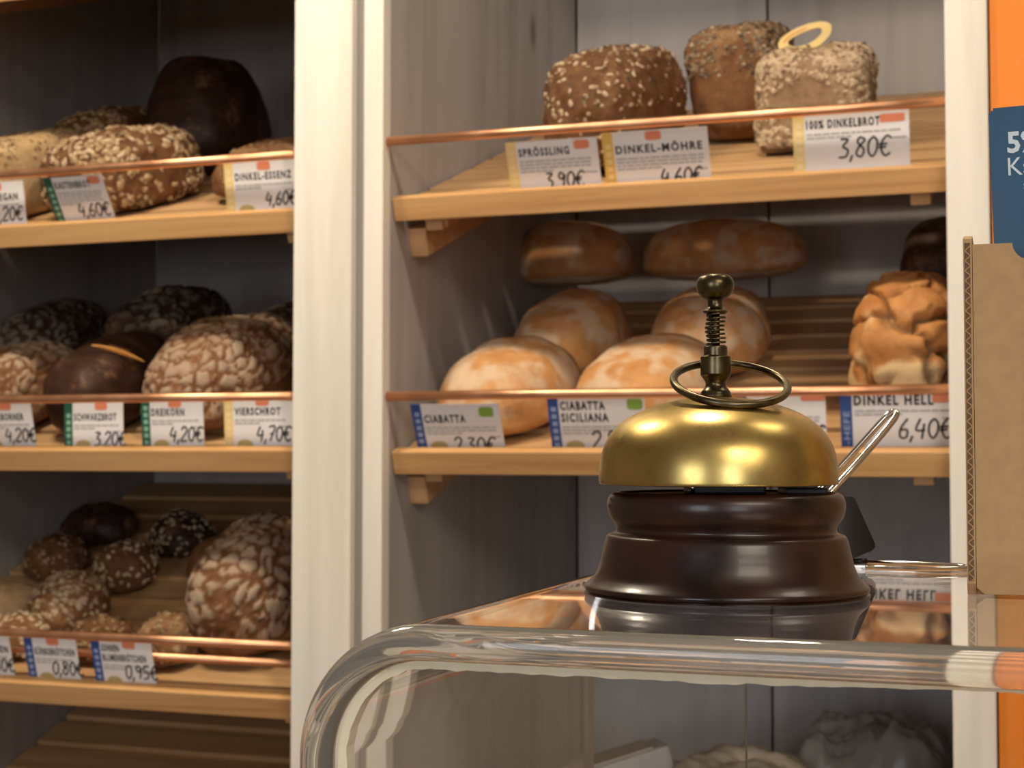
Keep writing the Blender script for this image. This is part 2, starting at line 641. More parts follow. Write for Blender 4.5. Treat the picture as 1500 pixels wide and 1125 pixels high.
RX1 = XR + 0.0115
LX1 = x_p0 + 0.0135
make_shelf('RT', XL, RX1, 0.2823, 'upper pine shelf of the right rack, holding three seeded loaves behind a copper rail')
make_shelf('RM', XL, RX1, -0.0017, 'pine shelf of the right rack holding the ciabattas behind the brass bell')
make_shelf('LX', XL2, LX1, 0.585, 'topmost left shelf, only its pine edge showing in the upper left corner')
make_shelf('LT', XL2, LX1, 0.2756, 'upper left pine shelf with coarse seeded loaves and a dull copper rail')
make_shelf('LM', XL2, LX1, 0.0001, 'middle left pine shelf with the cracked flour-dusted loaves')
make_shelf('LB', XL2, LX1, -0.2809, 'lower left pine shelf with the bread rolls and two copper rails', two_rails=True)
make_shelf('LZ', XL2, LX1, -0.5640, 'dark bottom left shelf below the bread rolls')

# wooden cleats under the right shelves, on the side panel
for h in (0.2823, -0.0017):
    M = Matrix.Translation((XL, SH_Y, H + h)) @ Matrix.Rotation(TILT, 4, 'X')
    bm = bmesh.new()
    box_bm(bm, 0.0002, 0.022, 0.035, 0.70, -0.075, -0.0425, 0.001)
    me = from_bm(bm, 'shelf_cleat')
    me.transform(Matrix.Translation((-XL, -YF, 0)) @ M)
    link('shelf_cleat', me, 'pine_slat', ru)


def on_shelf(key, px, s, z=0.0):
    """shelf-frame matrix at depth s behind the lip, at picture column px"""
    M, W = SHELF[key]
    lo, hi = -1.0, 2.0
    for _ in range(50):
        mid = (lo + hi) / 2
        if project(M @ Vector((mid, s, z)))[0] < px:
            lo = mid
        else:
            hi = mid
    return M @ Matrix.Translation((lo, s, z))


# ------------------------------------------------------------------ lettering
GLYPH_CACHE = {}


def text_me(txt, height, width=None, squeeze=0.62, bold=0.018, spacing=1.12):
    c = bpy.data.curves.new('lettering', 'FONT')
    c.body = txt
    c.size = 1.0
    c.offset = bold
    c.space_character = spacing
    c.resolution_u = 2
    o = bpy.data.objects.new('lettering', c)
    COL.objects.link(o)
    dg = bpy.context.evaluated_depsgraph_get()
    me = bpy.data.meshes.new_from_object(o.evaluated_get(dg))
    bpy.data.objects.remove(o)
    bpy.data.curves.remove(c)
    xs_ = [v.co.x for v in me.vertices]
    ys_ = [v.co.y for v in me.vertices]
    x0, y0 = min(xs_), min(0, min(ys_)) * 0
    sy = height / 0.72
    sx = sy * squeeze
    if width:
        sx = width / (max(xs_) - x0)
    # text plane (x, y) -> card plane (x, z)
    for v in me.vertices:
        v.co = ((v.co.x - x0) * sx, 0.0, (v.co.y - y0) * sy)
    return me


STROKES = {
    '0': [[(.3, 1), (.08, .75), (.08, .28), (.3, 0), (.5, .28), (.5, .75), (.3, 1)]],
    '1': [[(.1, .7), (.35, 1), (.35, 0)]],
    '2': [[(.05, .78), (.2, 1), (.45, .92), (.45, .62), (.05, .02), (.55, .05)]],
    '3': [[(.05, .95), (.45, .92), (.2, .58), (.48, .4), (.4, .06), (.02, .04)]],
    '4': [[(.2, 1), (.02, .42), (.5, .42)], [(.42, .75), (.36, -.05)]],
    '5': [[(.5, .98), (.14, .96), (.1, .58), (.42, .56), (.44, .12), (.05, .02)]],
    '6': [[(.42, 1), (.1, .5), (.12, .06), (.42, .04), (.44, .42), (.12, .42)]],
    '7': [[(.03, .96), (.52, .98), (.2, 0)], [(.15, .5), (.45, .5)]],
    '8': [[(.48, .88), (.2, 1), (.1, .74), (.45, .38), (.35, .02), (.08, .16), (.18, .5), (.5, .86)]],
    '9': [[(.46, .72), (.2, .98), (.06, .7), (.3, .52), (.48, .82), (.38, 0)]],
    ',': [[(.12, .12), (.02, -.22)]],
    '€': [[(.62, .86), (.38, 1), (.14, .7), (.14, .3), (.36, 0), (.62, .14)], [(-.02, .58), (.42, .60)], [(-.02, .42), (.38, .44)]],
}


def strokes_me(txt, height, sx=0.95, pen=0.0012, seed=0):
    rnd = random.Random(seed)
    verts, faces = [], []
    x = 0.0
    for ch in txt:
        for st in STROKES.get(ch, []):
            pts = [((px_ + 0.12 * py_) * sx, py_) for px_, py_ in st]
            cur = poly_curve([(x + p[0] * height, 0, p[1] * height) for p in pts], 4)
            for i in range(len(cur)):
                t = cur[min(i + 1, len(cur) - 1)] - cur[max(i - 1, 0)]
                n = Vector((-t.z, 0, t.x))
                if n.length < 1e-9:
                    n = Vector((1, 0, 0))
                n.normalize()
                b0 = len(verts)
                verts += [tuple(cur[i] + n * pen / 2), tuple(cur[i] - n * pen / 2)]
                if i:
                    faces.append((b0 - 2, b0, b0 + 1, b0 - 1))
        x += height * sx * (0.25 if ch == ',' else 0.62)
    me = bpy.data.meshes.new('price')
    me.from_pydata(verts, [], faces)
    return me, x


def quads_me(name, rects):
    verts, faces = [], []
    for x0, x1, z0, z1 in rects:
        b0 = len(verts)
        verts += [(x0, 0, z0), (x1, 0, z0), (x1, 0, z1), (x0, 0, z1)]
        faces.append((b0, b0 + 1, b0 + 2, b0 + 3))
    me = bpy.data.meshes.new(name)
    me.from_pydata(verts, [], faces)
    return me


def disc_rect(name, cx, cz, rx, rz, n=20, p=2.0, half=False):
    vs_ = []
    for k in range(n):
        a = 2 * math.pi * k / n
        c, s_ = math.cos(a), math.sin(a)
        vs_.append((cx + rx * math.copysign(abs(c) ** (2 / p), c), 0, cz + rz * math.copysign(abs(s_) ** (2 / p), s_)))
    me = bpy.data.meshes.new(name)
    me.from_pydata(vs_, [], [tuple(range(n))])
    return me


def price_card(key, px, lines, price, label, strip='blue', w=0.100, h=0.072, sink=0.014, lean=8, roll=0.0, seed=1, yaw=0.0,
               logo='red', logo_pos=None, title_h=0.0085, title_z=None, price_x=None, fine=3, seal=True, s=0.0225, clear_strip=True, price_h=0.017,
               price_z=None, strip_text=None, title_w=None, price_sx=0.95):
    """card standing in the slot behind the shelf lip. px = picture column of its lower left corner"""
    # local frame: upright card, x along the wall, z up; lean>0 tips the top towards the customer
    base = on_shelf(key, px, s, 0.0).translation
    M = Matrix.Translation(base) @ Matrix.Rotation(R(yaw), 4, 'Z') @ Matrix.Rotation(R(lean), 4, 'X') @ Matrix.Rotation(R(roll), 4, 'Y') @ Matrix.Translation((0, 0, -sink))
    rnd = random.Random(seed)
    root = link('price_card', None, None) if False else None
    bm = bmesh.new()
    box_bm(bm, 0, w, 0, 0.0009, 0, h)
    root = link('price_card', from_bm(bm, 'price_card'), 'paper_white')
    root.matrix_world = M
    tag(root, label, 'price card', 'bread price cards')

    def put(me, name, mat, dx=0.0, dz=0.0, dy=-0.0003):
        for v in me.vertices:
            v.co.x += dx
            v.co.z += dz
            v.co.y += dy
        return link(name, me, mat, root)

    sw = 0.0115 if clear_strip else 0.0
    if sw:
        bm = bmesh.new()
        box_bm(bm, -0.0002, sw, -0.0004, 0.0012, -0.0002, h + 0.0002)
        st = link('colour_strip', from_bm(bm, 'colour_strip'), 'strip_' + strip, root)
        if strip_text:
            t = text_me(strip_text, 0.0062, width=h * 0.68, bold=0.02)
            for v in t.vertices:
                v.co = (0.0090 - v.co.z, -0.0007, 0.003 + v.co.x)
            link('strip_lettering', t, 'strip_%s_light' % strip, st)
        else:
            rr = []
            z = h * 0.05
            while z < h * 0.80:
                rr.append((sw * 0.28, sw * 0.78, z, z + 0.0052))
                z += 0.0082
            link('strip_print', quads_me('strip_print', rr), 'strip_%s_light' % strip, st)
            for v in st.children[0].data.vertices:
                v.co.y -= 0.0007
    tx = sw + 0.0022
    z = title_z if title_z is not None else h - 0.020
    for i, ln in enumerate(lines):
        me = text_me(ln, title_h, width=(title_w[i] if title_w else None), bold=0.034, spacing=1.25)
        put(me, 'title_lettering', 'ink_black', tx, z)
        z -= title_h * 1.42
    # fine print: rows of word-long dashes
    rects = []
    z += title_h * 1.42 - 0.0052
    for r_ in range(fine):
        x = tx
        end = w - 0.006 - (0 if r_ < fine - 1 else 0.4 * w)
        while x < end - 0.004:
            l = rnd.uniform(0.004, 0.012)
            rects.append((x, min(x + l, end), z - 0.0019, z))
            x += l + 0.0012
        z -= 0.0037
    rects.append((w - 0.017, w - 0.003, z - 0.0022, z - 0.0004))
    if rects:
        put(quads_me('fine_print', rects), 'fine_print', 'ink_grey')
    me, wid = strokes_me(price, price_h, sx=price_sx, seed=seed, pen=0.0021)
    px0 = price_x if price_x is not None else w * 0.5
    put(me, 'price_lettering', 'ink_black', px0, sink + 0.0035 if price_z is None else price_z, -0.0004)
    lp = logo_pos or (w * 0.55, h - 0.0055)
    if logo == 'red':
        put(disc_rect('logo_patch', lp[0], lp[1], 0.0088, 0.0050, 20, 5), 'logo_patch', 'ink_red', 0, 0, -0.00025)
    elif logo == 'green':
        put(disc_rect('logo_patch', lp[0], lp[1], 0.0085, 0.0060, 20, 5), 'logo_patch', 'ink_green', 0, 0, -0.00025)
    elif logo == 'bar':
        put(disc_rect('logo_patch', lp[0], lp[1], 0.0125, 0.0042, 20, 9), 'logo_patch', 'ink_red', 0, 0, -0.00025)
    if seal:
        me = disc_rect('seal', sw + 0.015, sink - 0.001, 0.0105, 0.0065, 24)
        put(me, 'seal', 'ink_tan', 0, 0, -0.00022)
    return root


# right rack, upper shelf
price_card('RT', 749, ['SPRÖSSLING'], '3,90€', 'white price card lettered SPRÖSSLING with pale yellow side strip', 'yellow_light', w=0.1035, h=0.066, sink=0.016, lean=24,
           seed=1, logo_pos=(0.086, 0.0595), title_w=[0.058], title_z=0.050, price_x=0.040, fine=4, price_z=0.0135, seal=False)
price_card('RT', 889, ['DINKEL-MÖHRE'], '4,60€', 'white price card lettered DINKEL-MÖHRE, yellow side strip with paler middle', 'yellow', w=0.1145, h=0.070, sink=0.017, lean=24,
           seed=2, logo_pos=(0.056, 0.0645), title_w=[0.094], title_z=0.047, price_x=0.060, fine=4, price_z=0.011, seal=False)
price_card('RT', 1164, ['100% DINKELBROT'], '3,80€', 'white price card lettered 100% DINKELBROT standing under the paper ring', 'yellow_light', w=0.1165, h=0.066, sink=0.010,
           lean=12, seed=3, logo='bar', logo_pos=(0.100, 0.0575), title_w=[0.074], title_z=0.0515, price_x=0.045, fine=2, price_h=0.020, price_z=0.020, seal=False)
# right rack, ciabatta shelf
price_card('RM', 612, ['CIABATTA'], '2,30€', 'white price card lettered only CIABATTA with blue side strip', 'blue', w=0.1035, h=0.067, sink=0.017, lean=26,
           seed=4, logo='green', logo_pos=(0.088, 0.0575), title_w=[0.049], title_z=0.045, title_h=0.0095, price_x=0.043, fine=3, price_z=0.008, price_h=0.019)
price_card('RM', 809, ['CIABATTA', 'SICILIANA'], '2,80€', 'white price card lettered CIABATTA SICILIANA partly hidden by the bell', 'blue', w=0.1075, h=0.068, sink=0.014, lean=20,
           seed=5, logo='green', logo_pos=(0.0965, 0.0600), title_w=[0.050, 0.053], title_z=0.0545, title_h=0.0095, price_x=0.044, fine=3, price_z=0.009, price_h=0.021)
price_card('RM', 1080, ['DINKEL'], '4,20€', 'white price card almost wholly hidden behind the brass bell', 'blue', w=0.0925, h=0.069, sink=0.014, lean=12, seed=15, logo_pos=(0.080, 0.0640), logo='bar')
price_card('RM', 1233, ['DINKEL HELL'], '6,40€', 'white price card lettered DINKEL HELL behind the upright clip handle', 'blue', w=0.1165, h=0.068, sink=0.014, lean=14,
           seed=6, logo='bar', logo_pos=(0.103, 0.0615), title_w=[0.078], title_z=0.0555, title_h=0.0100, price_x=0.056, fine=2, price_h=0.020, price_z=0.021, seal=False,
           strip_text='O-HEFE')
# left rack, upper shelf
price_card('LT', -42, ['REIS-VEGAN'], '4,20€', 'white price card cut off by the left photo edge on the upper left shelf', 'green', w=0.083, h=0.066, sink=0.014, lean=10,
           seed=7, logo_pos=(0.042, 0.0600), title_w=[0.060], title_z=0.043, price_x=0.034, fine=2, seal=False)
price_card('LT', 84, ['KASTENBROT'], '4,60€', 'greyish slanted price card with dark green strip below the coarse seeded loaf', 'green', w=0.083, h=0.070, sink=0.014, lean=33,
           seed=8, logo_pos=(0.070, 0.0640), title_w=[0.050], title_z=0.0555, price_x=0.035, fine=5, seal=False)
price_card('LT', 333, ['DINKEL-ESSENZ'], '4,60€', 'white price card lettered DINKEL-ESSENZ beside the broad white post', 'yellow_light', w=0.094, h=0.066, sink=0.011, lean=10,
           seed=9, logo_pos=(0.052, 0.0605), title_w=[0.074], title_z=0.045, price_x=0.052, fine=2, price_h=0.015)
# left rack, middle shelf
price_card('LM', -32, ['PADERBORNER'], '4,20€', 'white price card lettered PADERBORNER cut by the left photo edge', 'green', w=0.086, h=0.066, sink=0.012, lean=14,
           seed=10, logo_pos=(0.048, 0.0605), title_w=[0.060], title_z=0.043, price_x=0.043, fine=2)
price_card('LM', 95, ['SCHWARZBROT'], '3,20€', 'white price card lettered SCHWARZBROT with green side strip', 'green', w=0.083, h=0.064, sink=0.012, lean=2,
           seed=11, logo_pos=(0.052, 0.0585), title_w=[0.060], title_z=0.041, price_x=0.042, fine=2, price_z=0.010)
price_card('LM', 209, ['DREIKORN'], '4,20€', 'white price card lettered DREIKORN with green side strip', 'green', w=0.084, h=0.066, sink=0.012, lean=5,
           seed=12, logo_pos=(0.046, 0.0605), title_w=[0.045], title_z=0.046, price_x=0.038, fine=2)
price_card('LM', 330, ['VIERSCHROT'], '4,70€', 'white price card lettered VIERSCHROT with yellow strip beside the white post', 'yellow_light', w=0.090, h=0.067, sink=0.012, lean=4,
           seed=13, logo_pos=(0.050, 0.0615), title_w=[0.060], title_z=0.046, price_x=0.042, fine=2)
# left rack, lower shelf
price_card('LB', -50, ['BRÖTCHEN'], '0,80€', 'white roll price card cut by the left photo edge on the lowest card row', 'blue', w=0.072, h=0.062, sink=0.010, lean=15, s=0.0200,
           seed=14, logo_pos=(0.036, 0.0560), title_w=[0.055], title_z=0.0385, price_x=0.030, fine=2, seal=False)
price_card('LB', 43, ['KÜRBISBRÖTCHEN'], '0,80€', 'white price card lettered KÜRBISBRÖTCHEN below the bread rolls', 'blue', w=0.074, h=0.062, sink=0.010, lean=15, s=0.0200,
           seed=16, logo_pos=(0.041, 0.0560), title_w=[0.057], title_z=0.0385, price_x=0.035, fine=2)
price_card('LB', 141, ['SONNEN-', 'BLUMENBRÖTCHEN'], '0,95€', 'white price card lettered SONNENBLUMENBRÖTCHEN at the end of its row', 'blue', w=0.083, h=0.062, sink=0.010, lean=15, s=0.0200,
           seed=17, logo_pos=(0.052, 0.0560), title_w=[0.026, 0.060], title_z=0.0470, price_x=0.042, fine=2)


# ------------------------------------------------------------------ bread
def nvec(p):
    return Vector((noise.noise(p), noise.noise(p + Vector((31.7, 11.3, 5.9))), noise.noise(p + Vector((7.1, 43.9, 19.3)))))


def sstep(a, b, x):
    t = min(1, max(0, (x - a) / (b - a)))
    return t * t * (3 - 2 * t)


def bread_me(W, L, Hh, kind, seed, e1=0.8, e2=0.75, nu=84, nv=44, flat=0.18, lump=0.06, cell=0.03):
    """rounded loaf standing on z=0: W across, L along, Hh high"""
    off = Vector((seed * 3.17, seed * 1.93, seed * 2.41))
    verts, flour, crack, faces = [], [], [], []
    sgn = math.copysign
    for j in range(nv + 1):
        v = -math.pi / 2 + math.pi * j / nv
        cv, sv = math.cos(v), math.sin(v)
        pv = abs(cv) ** e1
        zz = sgn(abs(sv) ** e1, sv)
        for i in range(nu):
            u = 2 * math.pi * i / nu
            x = pv * sgn(abs(math.cos(u)) ** e2, math.cos(u))
            y = pv * sgn(abs(math.sin(u)) ** e2, math.sin(u))
            z = zz if zz > 0 else zz * flat
            hn = (z + flat) / (1 + flat)
            p = Vector((x * W / 2, y * L / 2, hn * Hh))
            q = p + off
            nrm = Vector((x / W, y / L, max(z, -0.2) / Hh)).normalized()
            d = noise.noise(q * 14) * lump * Hh + noise.noise(q * 38) * lump * 0.4 * Hh
            fl = cr = 0.0
            top = sstep(0.10, 0.40, hn)
            if kind == 'cracked':
                w_ = q + nvec(q * 45) * 0.008 + nvec(q * 120) * 0.003
                dd, _ = noise.voronoi(w_ / cell)
                e = dd[1] - dd[0]
                pl = sstep(0.06, 0.24, e)
                fl = pl * top * (0.72 + 0.55 * noise.noise(q * 16))
                d += (pl - 1) * 0.0045 * top
                cr = (1 - sstep(0.0, 0.10, e)) * 0.5 * top
            elif kind == 'ciabatta':
                a = noise.noise(q * 22) * 0.6 + noise.noise(q * 60) * 0.35
                fl = (0.45 + a * 0.9) * (0.6 + 0.4 * top)
                d += noise.noise(Vector((q.x * 40, q.y * 10, q.z * 40))) * 0.0022
                if hn < 0.12:
                    fl = 0.8
            elif kind == 'crusty':
                w_ = q + nvec(q * 24) * 0.016 + nvec(q * 80) * 0.004
                dd, _ = noise.voronoi(w_ / cell)
                e = dd[1] - dd[0]
                gate = sstep(-0.75, -0.2, noise.noise(q * 11))
                pl = 1 - (1 - sstep(0.0, 0.14, e)) * gate
                d += (pl - 1) * 0.012 * top + noise.noise(q * 45) * 0.003 + noise.noise(q * 110) * 0.0012
                cr = (1 - sstep(0.015, 0.075, e)) * top * gate
                fl = 0.62 + noise.noise(q * 34) * 0.7 - 0.5 * sstep(0.35, 0.75, hn)
            elif kind == 'seeded':
                d += noise.noise(q * 90) * 0.0035
                fl = 0.3 + noise.noise(q * 30) * 0.5
            else:
                fl = 0.25 + noise.noise(q * 25) * 0.4
                d += noise.noise(q * 70) * 0.0008
            if hn < 0.03:
                d *= 0.1
            p = p + nrm * d
            p.z = max(p.z, 0.0)
            verts.append(tuple(p))
            flour.append(max(0, min(1, fl)))
            crack.append(max(0, min(1, cr)))
    for j in range(nv):
        for i in range(nu):
            i2 = (i + 1) % nu
            faces.append((j * nu + i, j * nu + i2, (j + 1) * nu + i2, (j + 1) * nu + i))
    me = bpy.data.meshes.new('loaf')
    me.from_pydata(verts, [], faces)
    for nm, arr in (('flour', flour), ('crack', crack)):
        at = me.attributes.new(nm, 'FLOAT', 'POINT')
        at.data.foreach_set('value', arr)
    for p in me.polygons:
        p.use_smooth = True
    return me, verts, nu, nv


def flakes_me(verts, nu, nv, count, size, seed, zmin, Hh, flatness=0.3):
    """small oat flakes or seeds lying on the crust"""
    rnd = random.Random(seed)
    vv, ff = [], []
    base = [(1, 0, 0), (.3, .62, 0), (-.9, .35, 0), (-.8, -.45, 0), (.4, -.6, 0), (0, 0, 1)]
    tries = 0
    n = 0
    while n < count and tries < count * 45:
        tries += 1
        j = rnd.randint(2, nv - 2)
        i = rnd.randrange(nu)
        a = Vector(verts[j * nu + i])
        if a.z < zmin * Hh:
            continue
        b = Vector(verts[j * nu + (i + 1) % nu])
        c = Vector(verts[(j + 1) * nu + i])
        area_ = (b - a).cross(c - a).length
        if rnd.random() > area_ / 1.6e-5:
            continue
        nn = (b - a).cross(c - a)
        if nn.length < 1e-12:
            continue
        nn.normalize()
        f1, f2 = rnd.random(), rnd.random()
        p = a + (b - a) * f1 + (c - a) * f2
        t = nn.orthogonal().normalized()
        t.rotate(Matrix.Rotation(rnd.uniform(0, 6.28), 3, nn))
        t = (t + nn * rnd.uniform(-.5, .5)).normalized()
        bt = nn.cross(t).normalized()
        n3 = t.cross(bt)
        sz = size * rnd.uniform(0.6, 1.25)
        b0 = len(vv)
        for q in base:
            vv.append(tuple(p + t * (q[0] * sz) + bt * (q[1] * sz) + n3 * (q[2] * sz * flatness + 0.0004)))
        for k in range(5):
            ff.append((b0 + k, b0 + (k + 1) % 5, b0 + 5))
        n += 1
    me = bpy.data.meshes.new('seed_topping')
    me.from_pydata(vv, [], ff)
    return me


def bread(key, px, s, W, L, Hh, kind, mat, label, cat='bread', yaw=0, z=0.0, pitch=0, seed=1, e1=0.8, e2=0.75, flat=0.18, lump=0.06, cell=0.03,
          flakes=None, name='bread_loaf', group=None, nu=84, nv=44, roll=0):
    M = on_shelf(key, px, s, z + 0.0005 - 0.009)
    SM, SW = SHELF[key]
    lx = (SM.inverted() @ M.translation).x
    ext = abs(math.cos(R(yaw))) * W / 2 + abs(math.sin(R(yaw))) * L / 4
    lim = min(max(lx, ext + 0.004), SW - ext - 0.004) if lx > 0.2 else lx
    M = Matrix.Translation(SM.to_3x3() @ Vector((lim - lx, 0, 0))) @ M
    me, verts, nu, nv = bread_me(W, L, Hh, kind, seed, e1, e2, nu, nv, flat, lump, cell)
    o = link(name, me, mat)
    o.matrix_world = M @ Matrix.Rotation(R(yaw), 4, 'Z') @ Matrix.Rotation(R(pitch), 4, 'X') @ Matrix.Rotation(R(roll), 4, 'Y')
    tag(o, label, cat, group)
    for k, (cnt, size, fm, zmin) in enumerate(flakes or []):
        fme = flakes_me(verts, nu, nv, cnt, size, seed * 10 + k, zmin, Hh)
        t = link('seed_topping', fme, fm, o)
        t['kind'] = 'stuff'
    return o


# right rack, ciabatta shelf
CI = 'ciabattas on the middle shelf'
bread('RM', 752, 0.145, 0.150, 0.215, 0.088, 'ciabatta', 'bread_ciabatta', 'golden ciabatta at the front left, its end showing below the copper rail', seed=3, e1=.85, e2=.8, flat=.35, lump=.05, group=CI, name='ciabatta', yaw=-4)
bread('RM', 842, 0.370, 0.135, 0.22, 0.092, 'ciabatta', 'bread_ciabatta', 'floury ciabatta in the shade directly behind the front left one', seed=5, e1=.85, e2=.8, flat=.35, lump=.05, group=CI, name='ciabatta', yaw=-3)
bread('RM', 842, 0.560, 0.175, 0.15, 0.090, 'ciabatta', 'bread_ciabatta', 'ciabatta lying crosswise at the back left under the upper shelf', seed=7, e1=.8, e2=.8, flat=.4, lump=.05, z=0.060, group=CI, name='ciabatta', pitch=-14)
bread('RM', 958, 0.145, 0.155, 0.215, 0.088, 'ciabatta', 'bread_ciabatta', 'golden ciabatta at the front right, just left of the bell stem', seed=9, e1=.85, e2=.8, flat=.35, lump=.05, group=CI, name='ciabatta', yaw=-4)
bread('RM', 1046, 0.355, 0.145, 0.20, 0.095, 'ciabatta', 'bread_ciabatta', 'shaded ciabatta directly behind the bell stem', seed=11, e1=.85, e2=.8, flat=.35, lump=.05, group=CI, name='ciabatta', yaw=-2)
bread('RM', 1062, 0.560, 0.225, 0.15, 0.085, 'ciabatta', 'bread_ciabatta', 'long ciabatta lying crosswise at the back behind the bell knob', seed=13, e1=.8, e2=.8, flat=.4, lump=.05, z=0.060, group=CI, name='ciabatta', pitch=-12)
bread('RM', 1338, 0.140, 0.112, 0.18, 0.152, 'crusty', 'bread_crusty', 'crusty golden loaf with deep splits beside the right white post', seed=2, e1=.62, e2=.6, flat=.5, lump=.05, cell=.062, nu=150, nv=90)
bread('RM', 1380, 0.36, 0.080, 0.18, 0.165, 'plain', 'bread_dark', 'dark brown loaf behind the crusty split loaf', seed=4, e1=.6, e2=.6, flat=.5)
# right rack, upper shelf
bread('RT', 910, 0.225, 0.128, 0.255, 0.135, 'seeded', 'bread_seeded', 'tall round brown loaf sprinkled with pale seeds on the upper right shelf', seed=6, e1=.62, e2=.62, flat=.5, yaw=-6,
      flakes=[(420, .0038, 'oat_flake', .1), (500, .003, 'seed_dark', .1)], nu=110, nv=60)
bread('RT', 1094, 0.375, 0.114, 0.155, 0.137, 'seeded', 'bread_brown', 'tin loaf with dark seeded top between the two other upper right loaves', seed=8, e1=.45, e2=.4, flat=.8,
      flakes=[(1300, .0036, 'seed_dark', .60), (150, .003, 'oat_flake', .6)], nu=90, nv=50)
bread('RT', 1200, 0.240, 0.130, 0.12, 0.112, 'seeded', 'bread_oat_base', 'pale tin loaf thickly covered with oat flakes below the paper ring', seed=10, e1=.35, e2=.35, flat=.9,
      flakes=[(1500, .0050, 'oat_flake', .10)], nu=90, nv=50)
# left rack, upper shelf
bread('LT', 28, 0.150, 0.118, 0.25, 0.100, 'plain', 'bread_pale', 'pale tin loaf at the left photo edge on the upper left shelf', seed=12, e1=.4, e2=.4, flat=.9, flakes=[(500, .0042, 'oat_flake_brown', .7)])
bread('LT', 190, 0.150, 0.138, 0.200, 0.098, 'seeded', 'bread_seeded', 'coarse loaf covered with big oat flakes above the slanted grey price card', seed=14, e1=.6, e2=.55, flat=.6, yaw=-18,
      flakes=[(650, .0068, 'oat_flake_brown', .06), (300, .0058, 'oat_flake', .2)], nu=100, nv=54)
bread('LT', 172, 0.395, 0.110, 0.20, 0.105, 'seeded', 'bread_seeded', 'flaked loaf in shadow behind the coarse seeded loaf', seed=16, e1=.5, e2=.5, flat=.7, flakes=[(300, .0065, 'oat_flake_brown', .5)])
bread('LT', 316, 0.440, 0.165, 0.22, 0.165, 'plain', 'bread_dark', 'big dark loaf in deep shadow at the back of the upper left shelf', seed=18, e1=.95, e2=.85, flat=.4)
bread('LT', 404, 0.205, 0.120, 0.20, 0.066, 'seeded', 'bread_brown', 'low brown seeded loaf partly hidden by the broad white post', seed=20, e1=.8, e2=.8, flat=.4, flakes=[(350, .003, 'oat_flake_brown', .2)])
bread('LT', -14, 0.40, 0.090, 0.18, 0.090, 'seeded', 'bread_pale', 'small pale loaf peeking out behind the pale tin loaf at the left edge', seed=22, e1=.6, e2=.6, flat=.6, flakes=[(200, .004, 'oat_flake_brown', .5)])
# left rack, middle shelf
bread('LM', 30, 0.145, 0.130, 0.23, 0.098, 'cracked', 'bread_cracked', 'floury cracked loaf at the left photo edge on the middle shelf', seed=24, e1=.75, e2=.7, flat=.45, cell=.019, nu=130, nv=76)
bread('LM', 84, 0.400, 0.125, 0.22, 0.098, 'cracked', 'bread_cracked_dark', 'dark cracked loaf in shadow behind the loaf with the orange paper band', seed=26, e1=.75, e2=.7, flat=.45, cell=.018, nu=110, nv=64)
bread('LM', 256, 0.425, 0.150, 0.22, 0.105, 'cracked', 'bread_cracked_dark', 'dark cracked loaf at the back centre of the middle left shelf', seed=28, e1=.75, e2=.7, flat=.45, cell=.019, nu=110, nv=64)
dark_loaf = bread('LM', 174, 0.150, 0.112, 0.22, 0.104, 'plain', 'bread_dark', 'smooth dark brown loaf wearing an orange paper band', seed=30, e1=.7, e2=.7, flat=.5)
bread('LM', 340, 0.180, 0.165, 0.27, 0.115, 'cracked', 'bread_cracked', 'large round loaf with cracked floury crust left of the white post', seed=32, e1=.75, e2=.75, flat=.4, cell=.019, nu=150, nv=90)
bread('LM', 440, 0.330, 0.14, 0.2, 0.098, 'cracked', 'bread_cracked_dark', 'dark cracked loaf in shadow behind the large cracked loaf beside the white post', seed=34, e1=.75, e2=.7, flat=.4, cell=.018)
# left rack, lower shelf: rolls
RO = 'bread rolls on the lower left shelf'


def roll(px, s, W, L, Hh, mat, label, seed, z=0.0, kind='seeded', flakes=None, yaw=0):
    bread('LB', px, s, W, L, Hh, kind, mat, label, cat='bread roll', seed=seed, z=z, e1=.9, e2=.9, flat=.4, lump=.07, flakes=flakes, name='bread_roll', group=RO, nu=56, nv=32, yaw=yaw)


OA, OB, SD = 'oat_flake', 'oat_flake_brown', 'seed_dark'
roll(20, 0.175, .082, .09, .055, 'bread_pale', 'pale floury roll at the left photo edge', 41, kind='plain')
roll(108, 0.165, .100, .10, .066, 'bread_brown', 'oat-covered roll, brightest of the heap on the lower left shelf', 42, flakes=[(260, .0052, OA, .15), (160, .005, OB, .1)], z=0.008)
roll(88, 0.330, .092, .09, .058, 'bread_seeded', 'shadowed roll behind the oat-covered roll', 43, flakes=[(120, .004, OB, .2)])
roll(190, 0.300, .088, .09, .062, 'bread_seeded', 'seeded roll right of and behind the oat-covered roll', 44, flakes=[(150, .0045, OA, .2)])
roll(272, 0.420, .096, .09, .060, 'bread_dark', 'dark seeded roll, farthest back under the middle shelf', 45, flakes=[(170, .0042, OA, .2)])
roll(332, 0.330, .100, .09, .062, 'bread_brown', 'smooth brown roll left of the cracked loaf', 46, kind='plain')
roll(150, 0.460, .120, .09, .055, 'bread_dark', 'dark flat roll in the back row of the lower left shelf', 47)
roll(152, 0.102, .085, .085, .046, 'bread_seeded', 'low brown roll in front, right of the oat-covered roll', 48, flakes=[(120, .004, OB, .2)])
roll(30, 0.100, .090, .085, .046, 'bread_brown', 'oat-strewn roll close behind the copper rail at the left edge', 49, flakes=[(200, .005, OA, .2)])
roll(254, 0.098, .086, .086, .056, 'bread_brown', 'seeded brown roll above the sunflower roll price card', 50, flakes=[(160, .0038, OB, .2), (120, .0034, SD, .2)])
bread('LB', 400, 0.190, 0.155, 0.25, 0.140, 'cracked', 'bread_cracked', 'tall cracked floury loaf beside the rolls and the white post', seed=52, e1=.75, e2=.75, flat=.4, cell=.021, nu=140, nv=84)


